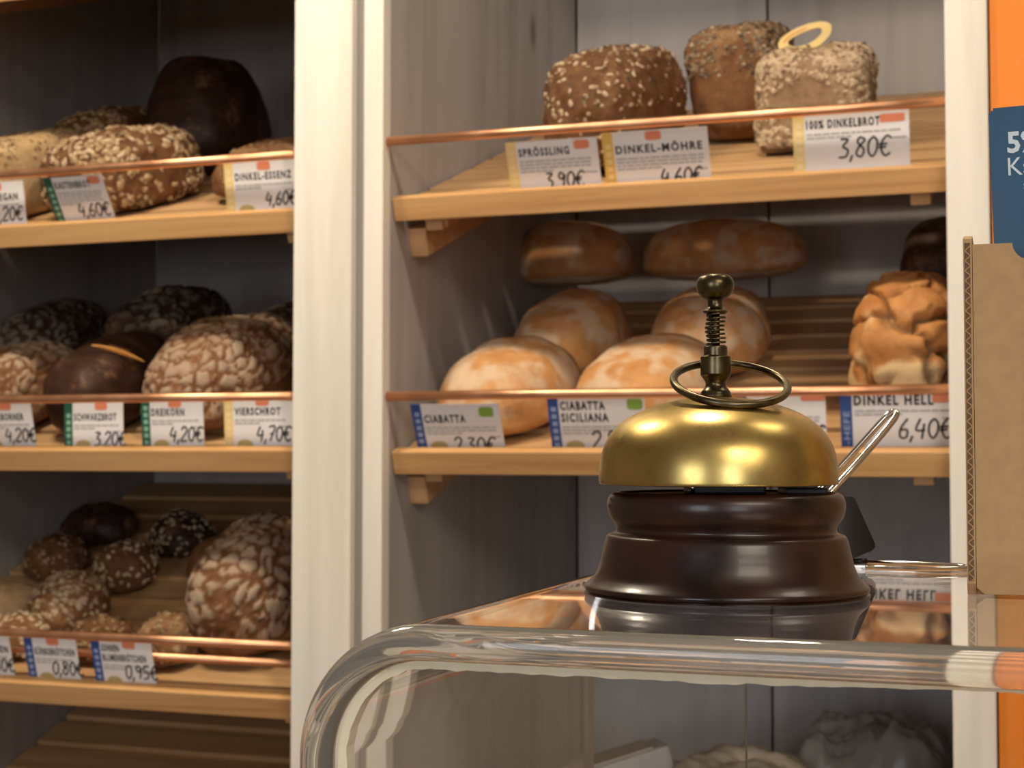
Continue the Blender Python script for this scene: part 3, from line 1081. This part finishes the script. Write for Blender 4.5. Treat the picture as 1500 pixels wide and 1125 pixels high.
# paper ring on the oat loaf, paper band on the dark loaf
def annulus(name, ro_x, ro_z, ri_x, ri_z, th, mat, n=40, bend=0.0):
    verts, faces = [], []
    for y in (-th / 2, th / 2):
        for rx, rz in ((ro_x, ro_z), (ri_x, ri_z)):
            for k in range(n):
                a = 2 * math.pi * k / n
                verts.append((rx * math.cos(a), y + bend * math.sin(a) ** 2, rz * math.sin(a)))
    for k in range(n):
        k2 = (k + 1) % n
        faces += [(k, k2, n + k2, n + k), (2 * n + k, 3 * n + k, 3 * n + k2, 2 * n + k2),
                  (k, 2 * n + k, 2 * n + k2, k2), (n + k, n + k2, 3 * n + k2, 3 * n + k)]
    me = bpy.data.meshes.new(name)
    me.from_pydata(verts, [], faces)
    return me


plain('ring_paper', (0.72, 0.53, 0.22), 0.6)
plain('ring_print', (0.62, 0.28, 0.08), 0.6)
rp_ = thing('paper_ring', 'pale yellow oval paper ring leaning on top of the oat-flaked loaf', 'paper ring')
c = at_depth(1179, 54, 1.80)
rp_.matrix_world = Matrix.Translation(c) @ Matrix.Rotation(YAW, 4, 'Z') @ Matrix.Rotation(R(-24), 4, 'Y') @ Matrix.Rotation(R(-22), 4, 'X')
link('ring', annulus('ring', .0335, .0175, .0215, .0085, .0016, None, bend=.004), 'ring_paper', rp_)
me = annulus('print_arc', .0275, .0132, .0245, .0110, .0020, None, bend=.004)
bm = bmesh.new()
bm.from_mesh(me)
bmesh.ops.delete(bm, geom=[v for v in bm.verts if not (v.co.z > 0.002 and v.co.x < 0.012)], context='VERTS')
bm.to_mesh(me)
bm.free()
link('print_arc', me, 'ring_print', rp_)

plain('band_paper', (0.80, 0.38, 0.09), 0.6)
bb = thing('paper_band', 'orange oval paper label on the smooth dark loaf', 'paper label')
li = dark_loaf.matrix_world.inverted()
ro, rd = ray(172, 515)
hit, hp, hn, _ = dark_loaf.ray_cast(li @ ro, (li.to_3x3() @ rd).normalized())
if not hit:
    hp, hn = Vector((0, -0.03, 0.1)), Vector((0, -0.3, 0.95))
hn = (hn.normalized() + 0.8 * (li.to_3x3() @ -rd).normalized()).normalized()
hx = Vector((1, 0, 0.22))
hx = (hx - hn * hx.dot(hn)).normalized()
hy = hn.cross(hx).normalized()
bb.matrix_world = dark_loaf.matrix_world @ Matrix.Translation(hp + hn * 0.0085) @ Matrix((hx, hy, hx.cross(hy))).transposed().to_4x4()
bm = bmesh.new()
bmesh.ops.create_circle(bm, cap_ends=True, radius=1, segments=28)
for v in bm.verts:
    v.co = (v.co.x * .033 * (1 + .08 * math.sin(3 * v.co.y)), v.co.y * .019, 0)
ext = bmesh.ops.extrude_face_region(bm, geom=bm.faces[:])
bmesh.ops.translate(bm, verts=[g for g in ext['geom'] if isinstance(g, bmesh.types.BMVert)], vec=(0, 0, 0.0012))
bmesh.ops.recalc_face_normals(bm, faces=bm.faces)
for v in bm.verts:
    v.co.z -= 3.0 * v.co.x ** 2
link('label_sheet', from_bm(bm, 'label_sheet'), 'band_paper', bb)
link('label_print', disc_rect('label_print', 0, 0, .014, .0018, 20, 3), 'ring_print', bb)
for v in bb.children[1].data.vertices:
    v.co = (v.co.x, v.co.z - 0.004, 0.0016 - 3.0 * v.co.x ** 2)

# ------------------------------------------------------------------ counter and its curved clear hood
HT = H - 0.0462                   # top of the hood
HYB = 0.632                      # back edge
HYC = 0.3767                       # front cut edge
HR = 0.037                        # outer corner radius
HTH = 0.0098                      # thickness of the bent sheet
COUNTER = HT - 0.33
HX0 = at_y(431, 1115, HYC).x
HX1 = 0.42


def hood_section(inset):
    """(x, z) up the left wall, over the top and down the right wall, inset from the outer face"""
    r = HR - inset
    pts = [(HX0 + inset, COUNTER), (HX0 + inset, HT - HR - 0.0015), (HX0 + inset, HT - HR)]
    for k in range(1, 17):
        a = R(90) * k / 16
        pts.append((HX0 + HR - r * math.cos(a), HT - HR + r * math.sin(a)))
    pts.append((HX0 + HR + 0.0015, HT - inset))
    pts.append(((HX0 + HX1) / 2, HT - inset))
    pts.append((HX1 - HR - 0.0015, HT - inset))
    for k in range(17):
        a = R(90) * k / 16
        pts.append((HX1 - HR + r * math.sin(a), HT - HR + r * math.cos(a)))
    pts.append((HX1 - inset, COUNTER))
    return pts


ct = thing('sales_counter', 'pine sales counter carrying the clear hood', 'counter', Matrix.Translation((0.1, 0.55, 0)))
bpy.context.view_layer.update()
part_world('counter_top', HX0 - 0.25, HX1 + 0.3, 0.30, 0.80, COUNTER - 0.03, COUNTER - 0.0005, 'pine', ct)
part_world('counter_body', HX0 - 0.20, HX1 + 0.25, 0.34, 0.76, 0.0, COUNTER - 0.03, 'pine_slat', ct)

hood = thing('display_hood', 'thick clear acrylic hood with rounded corners carrying the bell', 'display hood', Matrix.Translation((HX0, HYB, COUNTER)))
HM = Matrix.Translation((-HX0, -HYB, -COUNTER))


def make_hood():
    so, si = hood_section(0), hood_section(HTH)
    n_ = len(so)
    bm_ = bmesh.new()
    rows = []
    for sec in (so, si):
        rows.append([[bm_.verts.new((x, y, z)) for x, z in sec] for y in (HYC, HYC + 0.0052, HYB - 0.001, HYB)])
    fe = []
    for i in range(n_ - 1):
        for j in range(3):
            of, ob = rows[0][j], rows[0][j + 1]
            nf, nb = rows[1][j], rows[1][j + 1]
            bm_.faces.new((of[i], of[i + 1], ob[i + 1], ob[i]))
            bm_.faces.new((nf[i + 1], nf[i], nb[i], nb[i + 1]))
        bm_.faces.new((rows[0][0][i + 1], rows[0][0][i], rows[1][0][i], rows[1][0][i + 1]))
        bm_.faces.new((rows[0][3][i], rows[0][3][i + 1], rows[1][3][i + 1], rows[1][3][i]))
    for i in (0, n_ - 1):
        for j in range(3):
            bm_.faces.new((rows[0][j][i], rows[0][j + 1][i], rows[1][j + 1][i], rows[1][j][i]))
    bmesh.ops.recalc_face_normals(bm_, faces=bm_.faces)
    bm_.edges.ensure_lookup_table()
    fe = [e for e in bm_.edges if all(abs(v.co.y - HYC) < 1e-6 for v in e.verts) and len(e.link_faces) == 2 and e.calc_face_angle() > R(60)
          and not all(abs(v.co.z - COUNTER) < 1e-6 for v in e.verts)]
    bmesh.ops.bevel(bm_, geom=fe, offset=0.0044, segments=6, affect='EDGES', profile=0.5)
    for e in bm_.edges:
        if len(e.link_faces) == 2 and e.calc_face_angle() > R(45):
            e.smooth = False
    for f in bm_.faces:
        f.smooth = True
        if f.calc_center_median().y < HYC + 0.00445:
            f.material_index = 1
    me_ = from_bm(bm_, 'bent_cover')
    me_.transform(HM)
    link('bent_cover', me_, 'acrylic', hood)
    me_.materials.append(MATS['acrylic_edge'])


make_hood()
DX = at_y(1093, 1050, HYC + 0.014).x


def sliding_pane():
    """clear front pane set a little behind the cut edge, ending in a polished upright edge"""
    g = 0.0006
    out = [(x, z) for x, z in hood_section(HTH + g) if x < DX - 0.01]
    out = out + [(DX, HT - HTH - g), (DX, COUNTER + 0.0005)]
    out[0] = (out[0][0], COUNTER + 0.0005)
    n_ = len(out)
    vv_ = [(x, HYC + 0.0125, z) for x, z in out] + [(x, HYC + 0.0155, z) for x, z in out]
    ff_ = [tuple(range(n_)), tuple(range(2 * n_ - 1, n_ - 1, -1))] + [((k + 1) % n_, k, n_ + k, n_ + (k + 1) % n_) for k in range(n_)]
    me_ = bpy.data.meshes.new('front_pane')
    me_.from_pydata(vv_, [], ff_)
    bm_ = bmesh.new()
    bm_.from_mesh(me_)
    bmesh.ops.recalc_face_normals(bm_, faces=bm_.faces)
    bm_.to_mesh(me_)
    bm_.free()
    me_.transform(HM)
    link('front_pane', me_, 'acrylic', hood)


sliding_pane()


def hood_bead():
    """pale bubbly glue line where the front pane meets the bent cover"""
    rnd = random.Random(4)
    sec = [p for p in hood_section(HTH) if p[0] < (HX0 + HX1) / 2 - 0.01]
    sec[0] = (sec[0][0], HT - 0.14)
    pts = [Vector((x, 0, z)) for x, z in sec[:1]]
    for i in range(1, len(sec)):
        p, q = Vector((sec[i - 1][0], 0, sec[i - 1][1])), Vector((sec[i][0], 0, sec[i][1]))
        m_ = max(1, int((q - p).length / 0.003))
        for k in range(1, m_ + 1):
            pts.append(p + (q - p) * (k / m_))
    last = pts[-1]
    k = 0
    while last.x + k * 0.003 < HX1 - 0.06:
        pts.append(Vector((last.x + k * 0.003, 0, last.z)))
        k += 1
    vv_, ff_ = [], []
    for i, p in enumerate(pts):
        t = pts[min(i + 1, len(pts) - 1)] - pts[max(i - 1, 0)]
        t.normalize()
        nr = Vector((t.z, 0, -t.x))                 # towards the inside of the hood
        fade = 1.0 if p.x < HX0 + 0.11 else max(0.35, 1 - (p.x - HX0 - 0.11) / 0.10)
        w_ = 0.0021 * fade * rnd.uniform(0.85, 1.15)
        for a_, y_ in ((-0.0001, HYC + 0.0060), (w_, HYC + 0.0068), (w_ * 0.9, HYC + 0.0122), (-0.0001, HYC + 0.0122)):
            q = p + nr * (a_ + 0.0004)
            vv_.append((q.x, y_, q.z))
        if i:
            o_ = 4 * i
            for k in range(4):
                k2 = (k + 1) % 4
                ff_.append((o_ - 4 + k, o_ - 4 + k2, o_ + k2, o_ + k))
    me_ = bpy.data.meshes.new('glue_bead')
    me_.from_pydata(vv_, [], ff_)
    bm_ = bmesh.new()
    bm_.from_mesh(me_)
    bmesh.ops.recalc_face_normals(bm_, faces=bm_.faces)
    bm_.to_mesh(me_)
    bm_.free()
    me_.transform(HM)
    link('glue_bead', me_, 'glue', hood, False)


hood_bead()

# ------------------------------------------------------------------ the bell
BELL = at_z(1063, 868, HT + 0.0002)
FG = 0.914
bell = thing('counter_bell', 'old brass counter bell on a dark turned wooden base', 'bell', Matrix.Translation(BELL) @ Matrix.Rotation(YAW, 4, 'Z') @ Matrix.Scale(FG, 4))
base_prof = [(0.0, 0.0), (0.046, 0.0), (0.0488, 0.0004), (0.0499, 0.0014), (0.0500, 0.0024), (0.0495, 0.0031), (0.0480, 0.0045), (0.0463, 0.0066), (0.0448, 0.0100), (0.0438, 0.0140),
             (0.0430, 0.0175), (0.0424, 0.0195), (0.0415, 0.0206), (0.0395, 0.0214), (0.0388, 0.0226), (0.0394, 0.0242), (0.0410, 0.0266), (0.0418, 0.0290), (0.0420, 0.0312),
             (0.0416, 0.0334), (0.0404, 0.0350), (0.0388, 0.0356), (0.0376, 0.0354), (0.0370, 0.0340), (0.0366, 0.0330), (0.0, 0.0330)]
link('wooden_base', lathe_me('wooden_base', smooth_profile(base_prof, 4), 96), 'bell_wood', bell, True)
link('black_plate', lathe_me('black_plate', [(0.0, 0.0330), (0.0362, 0.0331), (0.0362, 0.0348), (0.0, 0.0350)], 64), 'black_plate', bell)
mech = thing('x', None, None)
bpy.data.objects.remove(mech)
bm = bmesh.new()
box_bm(bm, -0.0135, 0.0125, -0.014, 0.012, 0.0349, 0.0455, 0.001)
link('striker_housing', from_bm(bm, 'striker_housing'), 'black_plate', bell)
bm = bmesh.new()
box_bm(bm, 0.020, 0.0345, -0.010, 0.008, 0.0349, 0.0372, 0.0006)
link('striker_arm', from_bm(bm, 'striker_arm'), 'black_plate', bell)
link('screw', tube_me('screw', [(-0.0132, -0.0145, 0.0352), (-0.0132, -0.0145, 0.0398)], 0.0008, 8), 'steel', bell, True)
TOPX = -0.0026                       # the dome sits a touch left of the base
dome_out = [(0.0420, 0.0385), (0.0422, 0.0395), (0.0421, 0.0440), (0.0414, 0.0487), (0.0402, 0.0525), (0.0382, 0.0560), (0.0352, 0.0594), (0.0310, 0.0624), (0.0262, 0.0648),
            (0.0205, 0.0668), (0.0140, 0.0683), (0.0075, 0.0692), (0.0040, 0.0694)]
do = smooth_profile(dome_out, 4)
di = [(r - 0.0013, z - (0.0013 if i > 6 else 0.0)) for i, (r, z) in enumerate(do)]
prof = di[::-1] + [(0.0412, 0.0383)] + do
dm = lathe_me('dome', prof, 112)
for v in dm.vertices:
    v.co.x += TOPX
dome = link('dome', dm, 'brass', bell, True)


def add_lathe(name, prof, mat, n=40):
    me = lathe_me(name, prof, n)
    for v in me.vertices:
        v.co.x += TOPX - 0.0005
    return link(name, me, mat, bell, True)


add_lathe('stem_collar', smooth_profile([(0.0, 0.0692), (0.0054, 0.0692), (0.0054, 0.0706), (0.0050, 0.0716), (0.0040, 0.0728), (0.0036, 0.0740), (0.0040, 0.0752), (0.0052, 0.0770), (0.0054, 0.0776),
                                         (0.0054, 0.0828), (0.0053, 0.0838), (0.0043, 0.0842), (0.0042, 0.0846), (0.0042, 0.0868), (0.0039, 0.0876), (0.0018, 0.0878), (0.0, 0.0878)], 3), 'brass_dark')
add_lathe('stem_rod', [(0.0, 0.086), (0.0016, 0.086), (0.0016, 0.103), (0.0, 0.103)], 'brass_dark', 20)
add_lathe('push_knob', smooth_profile([(0.0, 0.0992), (0.0030, 0.0992), (0.0042, 0.0996), (0.0044, 0.1002), (0.0036, 0.1008), (0.0029, 0.1016), (0.0027, 0.1032), (0.0030, 0.1042), (0.0046, 0.1051),
                                       (0.0060, 0.1066), (0.0067, 0.1086), (0.0066, 0.1106), (0.0056, 0.1124), (0.0040, 0.1132), (0.0022, 0.1135), (0.0, 0.1136)], 4), 'brass_dark')
sp = []
for k in range(15 * 9 + 1):
    t = k / (15 * 9)
    turns = 8.0
    a = 2 * math.pi * turns * t
    wob = 0.0003 * math.sin(9 * t)
    sp.append((TOPX - 0.0005 + wob + 0.0032 * math.cos(a), 0.0032 * math.sin(a), 0.0876 + 0.0118 * t))
link('spring', tube_me('spring', sp, 0.00042, 8), 'brass_dark', bell, True)
ring = []
for k in range(64):
    a = 2 * math.pi * k / 64
    ring.append((0.0199 * math.cos(a), 0.0199 * math.sin(a), 0))
rm = tube_me('carry_ring', ring, 0.00145, 12, closed=True)
rm.transform(Matrix.Translation((0.0010, -0.0078, 0.0740)) @ Matrix.Rotation(R(2), 4, 'Y') @ Matrix.Rotation(R(24), 4, 'X'))
link('carry_ring', rm, 'brass_dark', bell, True)

# ------------------------------------------------------------------ binder clip on the hood's back edge
ZC = 0.612
clip_c = at_depth(1256, 800, ZC)
clip = thing('binder_clip', 'black binder clip with shiny wire handles behind the bell', 'binder clip', Matrix.Translation(clip_c))
CI_M = Matrix.Translation(-clip_c)


def cpt(px, py, d):
    return CI_M @ at_depth(px, py, d)


quad = [(1222, 728), (1251, 727), (1283, 799), (1279, 806), (1243, 821), (1228, 800)]
vv = [tuple(cpt(x, y, ZC - 0.006 - 0.004 * (y - 720) / 100)) for x, y in quad] + [tuple(cpt(x, y, ZC + 0.004 + 0.006 * (y - 720) / 100)) for x, y in quad]
n = len(quad)
ff = [tuple(range(n))[::-1], tuple(range(n, 2 * n))] + [(k, (k + 1) % n, n + (k + 1) % n, n + k) for k in range(n)]
me = bpy.data.meshes.new('clip_body')
me.from_pydata(vv, [], ff)
bm = bmesh.new()
bm.from_mesh(me)
bmesh.ops.recalc_face_normals(bm, faces=bm.faces)
bmesh.ops.bevel(bm, geom=bm.edges[:], offset=0.0005, segments=2, affect='EDGES')
bm.to_mesh(me)
bm.free()
link('clip_body', me, 'clip_black', clip)
up = [(1196, 722, .006), (1222, 694, .006), (1262, 650, .003), (1288, 621, .001), (1303, 606, 0), (1311, 603, 0), (1313, 608, -.002), (1302, 624, -.003), (1276, 655, -.005), (1245, 690, -.008), (1213, 724, -.009)]
link('wire_handle', tube_me('wire_handle', poly_curve([cpt(x, y, ZC + d) for x, y, d in up], 5), 0.0013, 10), 'steel', clip, True)
HZ = HT + 0.0013
lay = [(1262, 823, .004), (1300, 824.5, .004), (1345, 826, .003), (1390, 828, .002), (1418, 830, .0), (1420, 832, -.006), (1385, 833, -.010), (1345, 833, -.012), (1300, 832, -.014), (1268, 831, -.015)]
me_pts = []
for x, y, d in lay:
    p = at_z(x, y, HZ)
    me_pts.append(CI_M @ p)
link('wire_handle', tube_me('wire_handle', poly_curve(me_pts, 5), 0.00095, 10), 'steel', clip, True)
bm = bmesh.new()
p0, p1 = cpt(1243, 821, ZC), cpt(1281, 806, ZC)
link('jaw_roll', tube_me('jaw_roll', [cpt(1240, 823, ZC - .010), cpt(1262, 822, ZC - 0.010), cpt(1270, 822, ZC - .010)], 0.0011, 8), 'clip_black', clip, True)

# ------------------------------------------------------------------ cardboard leaflet box
bc = at_z(1417, 873, HT)
bx = thing('leaflet_box', 'brown corrugated cardboard leaflet box standing on the hood at the right', 'cardboard box',
           Matrix.Translation(bc + Vector((0, 0, 0.0003))) @ Matrix.Rotation(R(1.5), 4, 'Z') @ Matrix.Scale(FG, 4))
BW, BD, BH = 0.112, 0.045, 0.1270
TH = 0.003


def board(name, outline, th, mat, M, rnd=0.0):
    """flat sheet from an (x,z) outline, thickness th along +y"""
    n_ = len(outline)
    vv_ = [(x, 0, z) for x, z in outline] + [(x, th, z) for x, z in outline]
    ff_ = [tuple(range(n_)), tuple(range(2 * n_ - 1, n_ - 1, -1))] + [((k + 1) % n_, k, n_ + k, n_ + (k + 1) % n_) for k in range(n_)]
    me_ = bpy.data.meshes.new(name)
    me_.from_pydata(vv_, [], ff_)
    bm_ = bmesh.new()
    bm_.from_mesh(me_)
    bmesh.ops.recalc_face_normals(bm_, faces=bm_.faces)
    bm_.to_mesh(me_)
    bm_.free()
    me_.transform(M)
    return link(name, me_, mat, bx)


fh = BH - 0.0045
notch = [(0.0032, 0.0025), (0.006, 0.0004), (BW - 0.006, 0.0004), (BW - 0.0032, 0.0025), (BW - 0.0032, fh)]
xa, xb = BW - 0.0185, 0.0165
for k in range(7):
    a = R(90) * k / 6
    notch.append((xa - 0.006 * math.sin(a) + 0.0, fh - 0.006 * (1 - math.cos(a))))
for k in range(7):
    a = R(90) * k / 6
    notch.append((xb + 0.006 * (1 - math.sin(a)) - 0.0 + 0.0, fh - 0.006 * (1 - math.sin(R(90) - a)) if False else fh - 0.006 * math.cos(a)))
notch.append((0.0032, fh))
board('front_panel', notch, TH, 'cardboard', Matrix.Translation((0, 0.0004, 0)))
sidep = [(0, 0.004), (0.003, 0.0), (BD, 0.0), (BD, BH), (0.012, BH), (0.0, BH - 0.0025)]
for x in (0.0, BW - TH):
    MS = Matrix.Translation((x, 0, 0)) @ Matrix(((0, 1, 0, 0), (1, 0, 0, 0), (0, 0, 1, 0), (0, 0, 0, 1)))
    board('side_panel', sidep, TH, 'cardboard', MS)
board('back_panel', [(TH, 0.0), (BW - TH, 0.0), (BW - TH, BH), (TH, BH)], TH, 'cardboard', Matrix.Translation((0, BD - TH, 0)))
box('bottom_panel', TH, BW - TH, TH + 0.001, BD - TH, 0.0, TH, 'cardboard', bx, 0)
# corrugated edge of the left side panel: dark core and a wavy flute
core = box('flute_core', 0.0006, TH - 0.0006, -0.0003, 0.0006, 0.005, BH - 0.004, 'cardboard_dark', bx, 0)
fl = []
for k in range(200):
    z = 0.005 + (BH - 0.010) * k / 199
    fl.append((TH / 2 + 0.0008 * math.sin(k * 1.05), -0.0004, z))
link('flute_wave', tube_me('flute_wave', fl, 0.00022, 5), 'cardboard', bx)

# leaflets in the box
lf0 = at_depth(1451, 166, 0.492)
Minv = bx.matrix_world.inverted()
loc = Minv @ lf0
LH = loc.z + 0.0045
loc.x += 0.0038
for k in range(3):
    Ml = bx.matrix_world @ Matrix.Translation((loc.x + 0.0008 * k, 0.012 + 0.0024 * k, TH + 0.0002)) @ Matrix.Rotation(R(-1.6), 4, 'Y') @ Matrix.Rotation(R(-3), 4, 'X')
    lf = box('leaflet', 0, 0.085, 0, 0.0016, 0, LH - TH + 0.0015 * k, 'leaflet_blue', None, 0.0001)
    lf.matrix_world = Ml
    tag(lf, ['dark blue leaflet lettered 5% Ka in the cardboard box', 'blue leaflet directly behind the front leaflet in the cardboard box', 'rearmost blue leaflet in the cardboard box'][k], 'leaflet', 'leaflets in the cardboard box')
    if k == 0:
        hh = LH - TH

        def let(txt, h_, x_, z_, bold, sq):
            m_ = text_me(txt, h_, bold=bold, squeeze=sq, spacing=1.0)
            for v in m_.vertices:
                v.co.x += x_
                v.co.z += z_
                v.co.y -= 0.0003
            link('lettering', m_, 'leaflet_white', lf)
        let('5%', 0.0076, 0.0060, hh - 0.0150, 0.03, 0.95)
        let('Kaffee', 0.0068, 0.0060, hh - 0.0235, 0.0, 0.9)
        let('auf alles', 0.0035, 0.0110, hh - 0.0290, 0.0, 0.9)

# ------------------------------------------------------------------ things on the base board of the right rack (seen through the hood)
ZB = H - 0.463


def crumpled(name, px, py, Y, W, D, Hh, mat, label, cat, seed, amp=0.02, rz=0, nx=30, ny=20, power=4.0):
    c_ = at_y(px, py, Y)
    o = thing(name, label, cat, Matrix.Translation((c_.x, Y, ZB + 0.0003)) @ Matrix.Rotation(R(rz), 4, 'Z'))
    verts, faces = [], []
    off = Vector((seed, seed * 2.1, 0))
    for j in range(ny + 1):
        for i in range(nx + 1):
            u, v = i / nx * 2 - 1, j / ny * 2 - 1
            e = (1 - abs(u) ** power) * (1 - abs(v) ** power)
            p = Vector((u * W / 2, v * D / 2, 0))
            z = Hh * max(e, 0) ** 0.5 + amp * (noise.noise((p + off) * 16) + 0.9 * (0.5 - abs(noise.noise((p + off) * 34))) - 0.5 * abs(noise.noise((p + off) * 70))) * (0.2 + 0.8 * max(e, 0))
            verts.append((p.x, p.y, max(z, 0.0)))
    for j in range(ny):
        for i in range(nx):
            a = j * (nx + 1) + i
            faces.append((a, a + 1, a + nx + 2, a + nx + 1))
    me_ = bpy.data.meshes.new(name)
    me_.from_pydata(verts, [], faces)
    b_ = link('sheet', me_, mat, o, True)
    sol = b_.modifiers.new('thickness', 'SOLIDIFY')
    sol.thickness = 0.0008
    return o


crumpled('paper_sheet', 1080, 1110, 1.90, 0.20, 0.22, 0.080, 'paper_beige', 'rumpled beige baking paper lying behind the clear hood', 'paper', 3, amp=0.016, nx=44, ny=44)
crumpled('plastic_bag', 1282, 1090, 2.06, 0.20, 0.18, 0.100, 'plastic_film', 'crinkled clear plastic bag behind the clear hood', 'plastic bag', 5, amp=0.03, nx=54, ny=44, power=7)
fb = thing('folded_bag', 'long pale folded paper bag lying slantwise behind the clear hood', 'paper bag', Matrix.Translation((at_y(850, 1105, 1.86).x, 1.86, ZB + 0.033)) @ Matrix.Rotation(R(30), 4, 'Z') @ Matrix.Rotation(R(-15), 4, 'Y'))
box('bag_stack', -0.12, 0.12, -0.03, 0.03, 0.0003, 0.034, 'paper_cool', fb, 0.006)
box('top_flap', -0.115, 0.10, -0.026, 0.026, 0.0341, 0.037, 'paper_beige', fb, 0.001)
wb = thing('wooden_board', 'small light wooden board at the right behind the hood', 'board', Matrix.Translation((at_y(1352, 1110, 1.80).x, 1.80, ZB)) @ Matrix.Rotation(R(-6), 4, 'Z'))
box('board', -0.055, 0.055, -0.05, 0.05, 0.0003, 0.090, 'pine', wb, 0.003)

# ------------------------------------------------------------------ window frames and lamp housings of the shop
for i, xc in enumerate((1.45, -0.85)):
    bm = bmesh.new()
    for (a, b_, c_, d_) in ((-.5, -.45, -.65, .65), (.45, .5, -.65, .65), (-.45, .45, -.65, -.60), (-.45, .45, .60, .65), (-.02, .02, -.6, .6)):
        box_bm(bm, xc + a, xc + b_, -3.08, -3.02, 1.6 + c_, 1.6 + d_)
    struct(link('window_%d' % (i + 1), from_bm(bm, 'window'), 'lamp_white'))
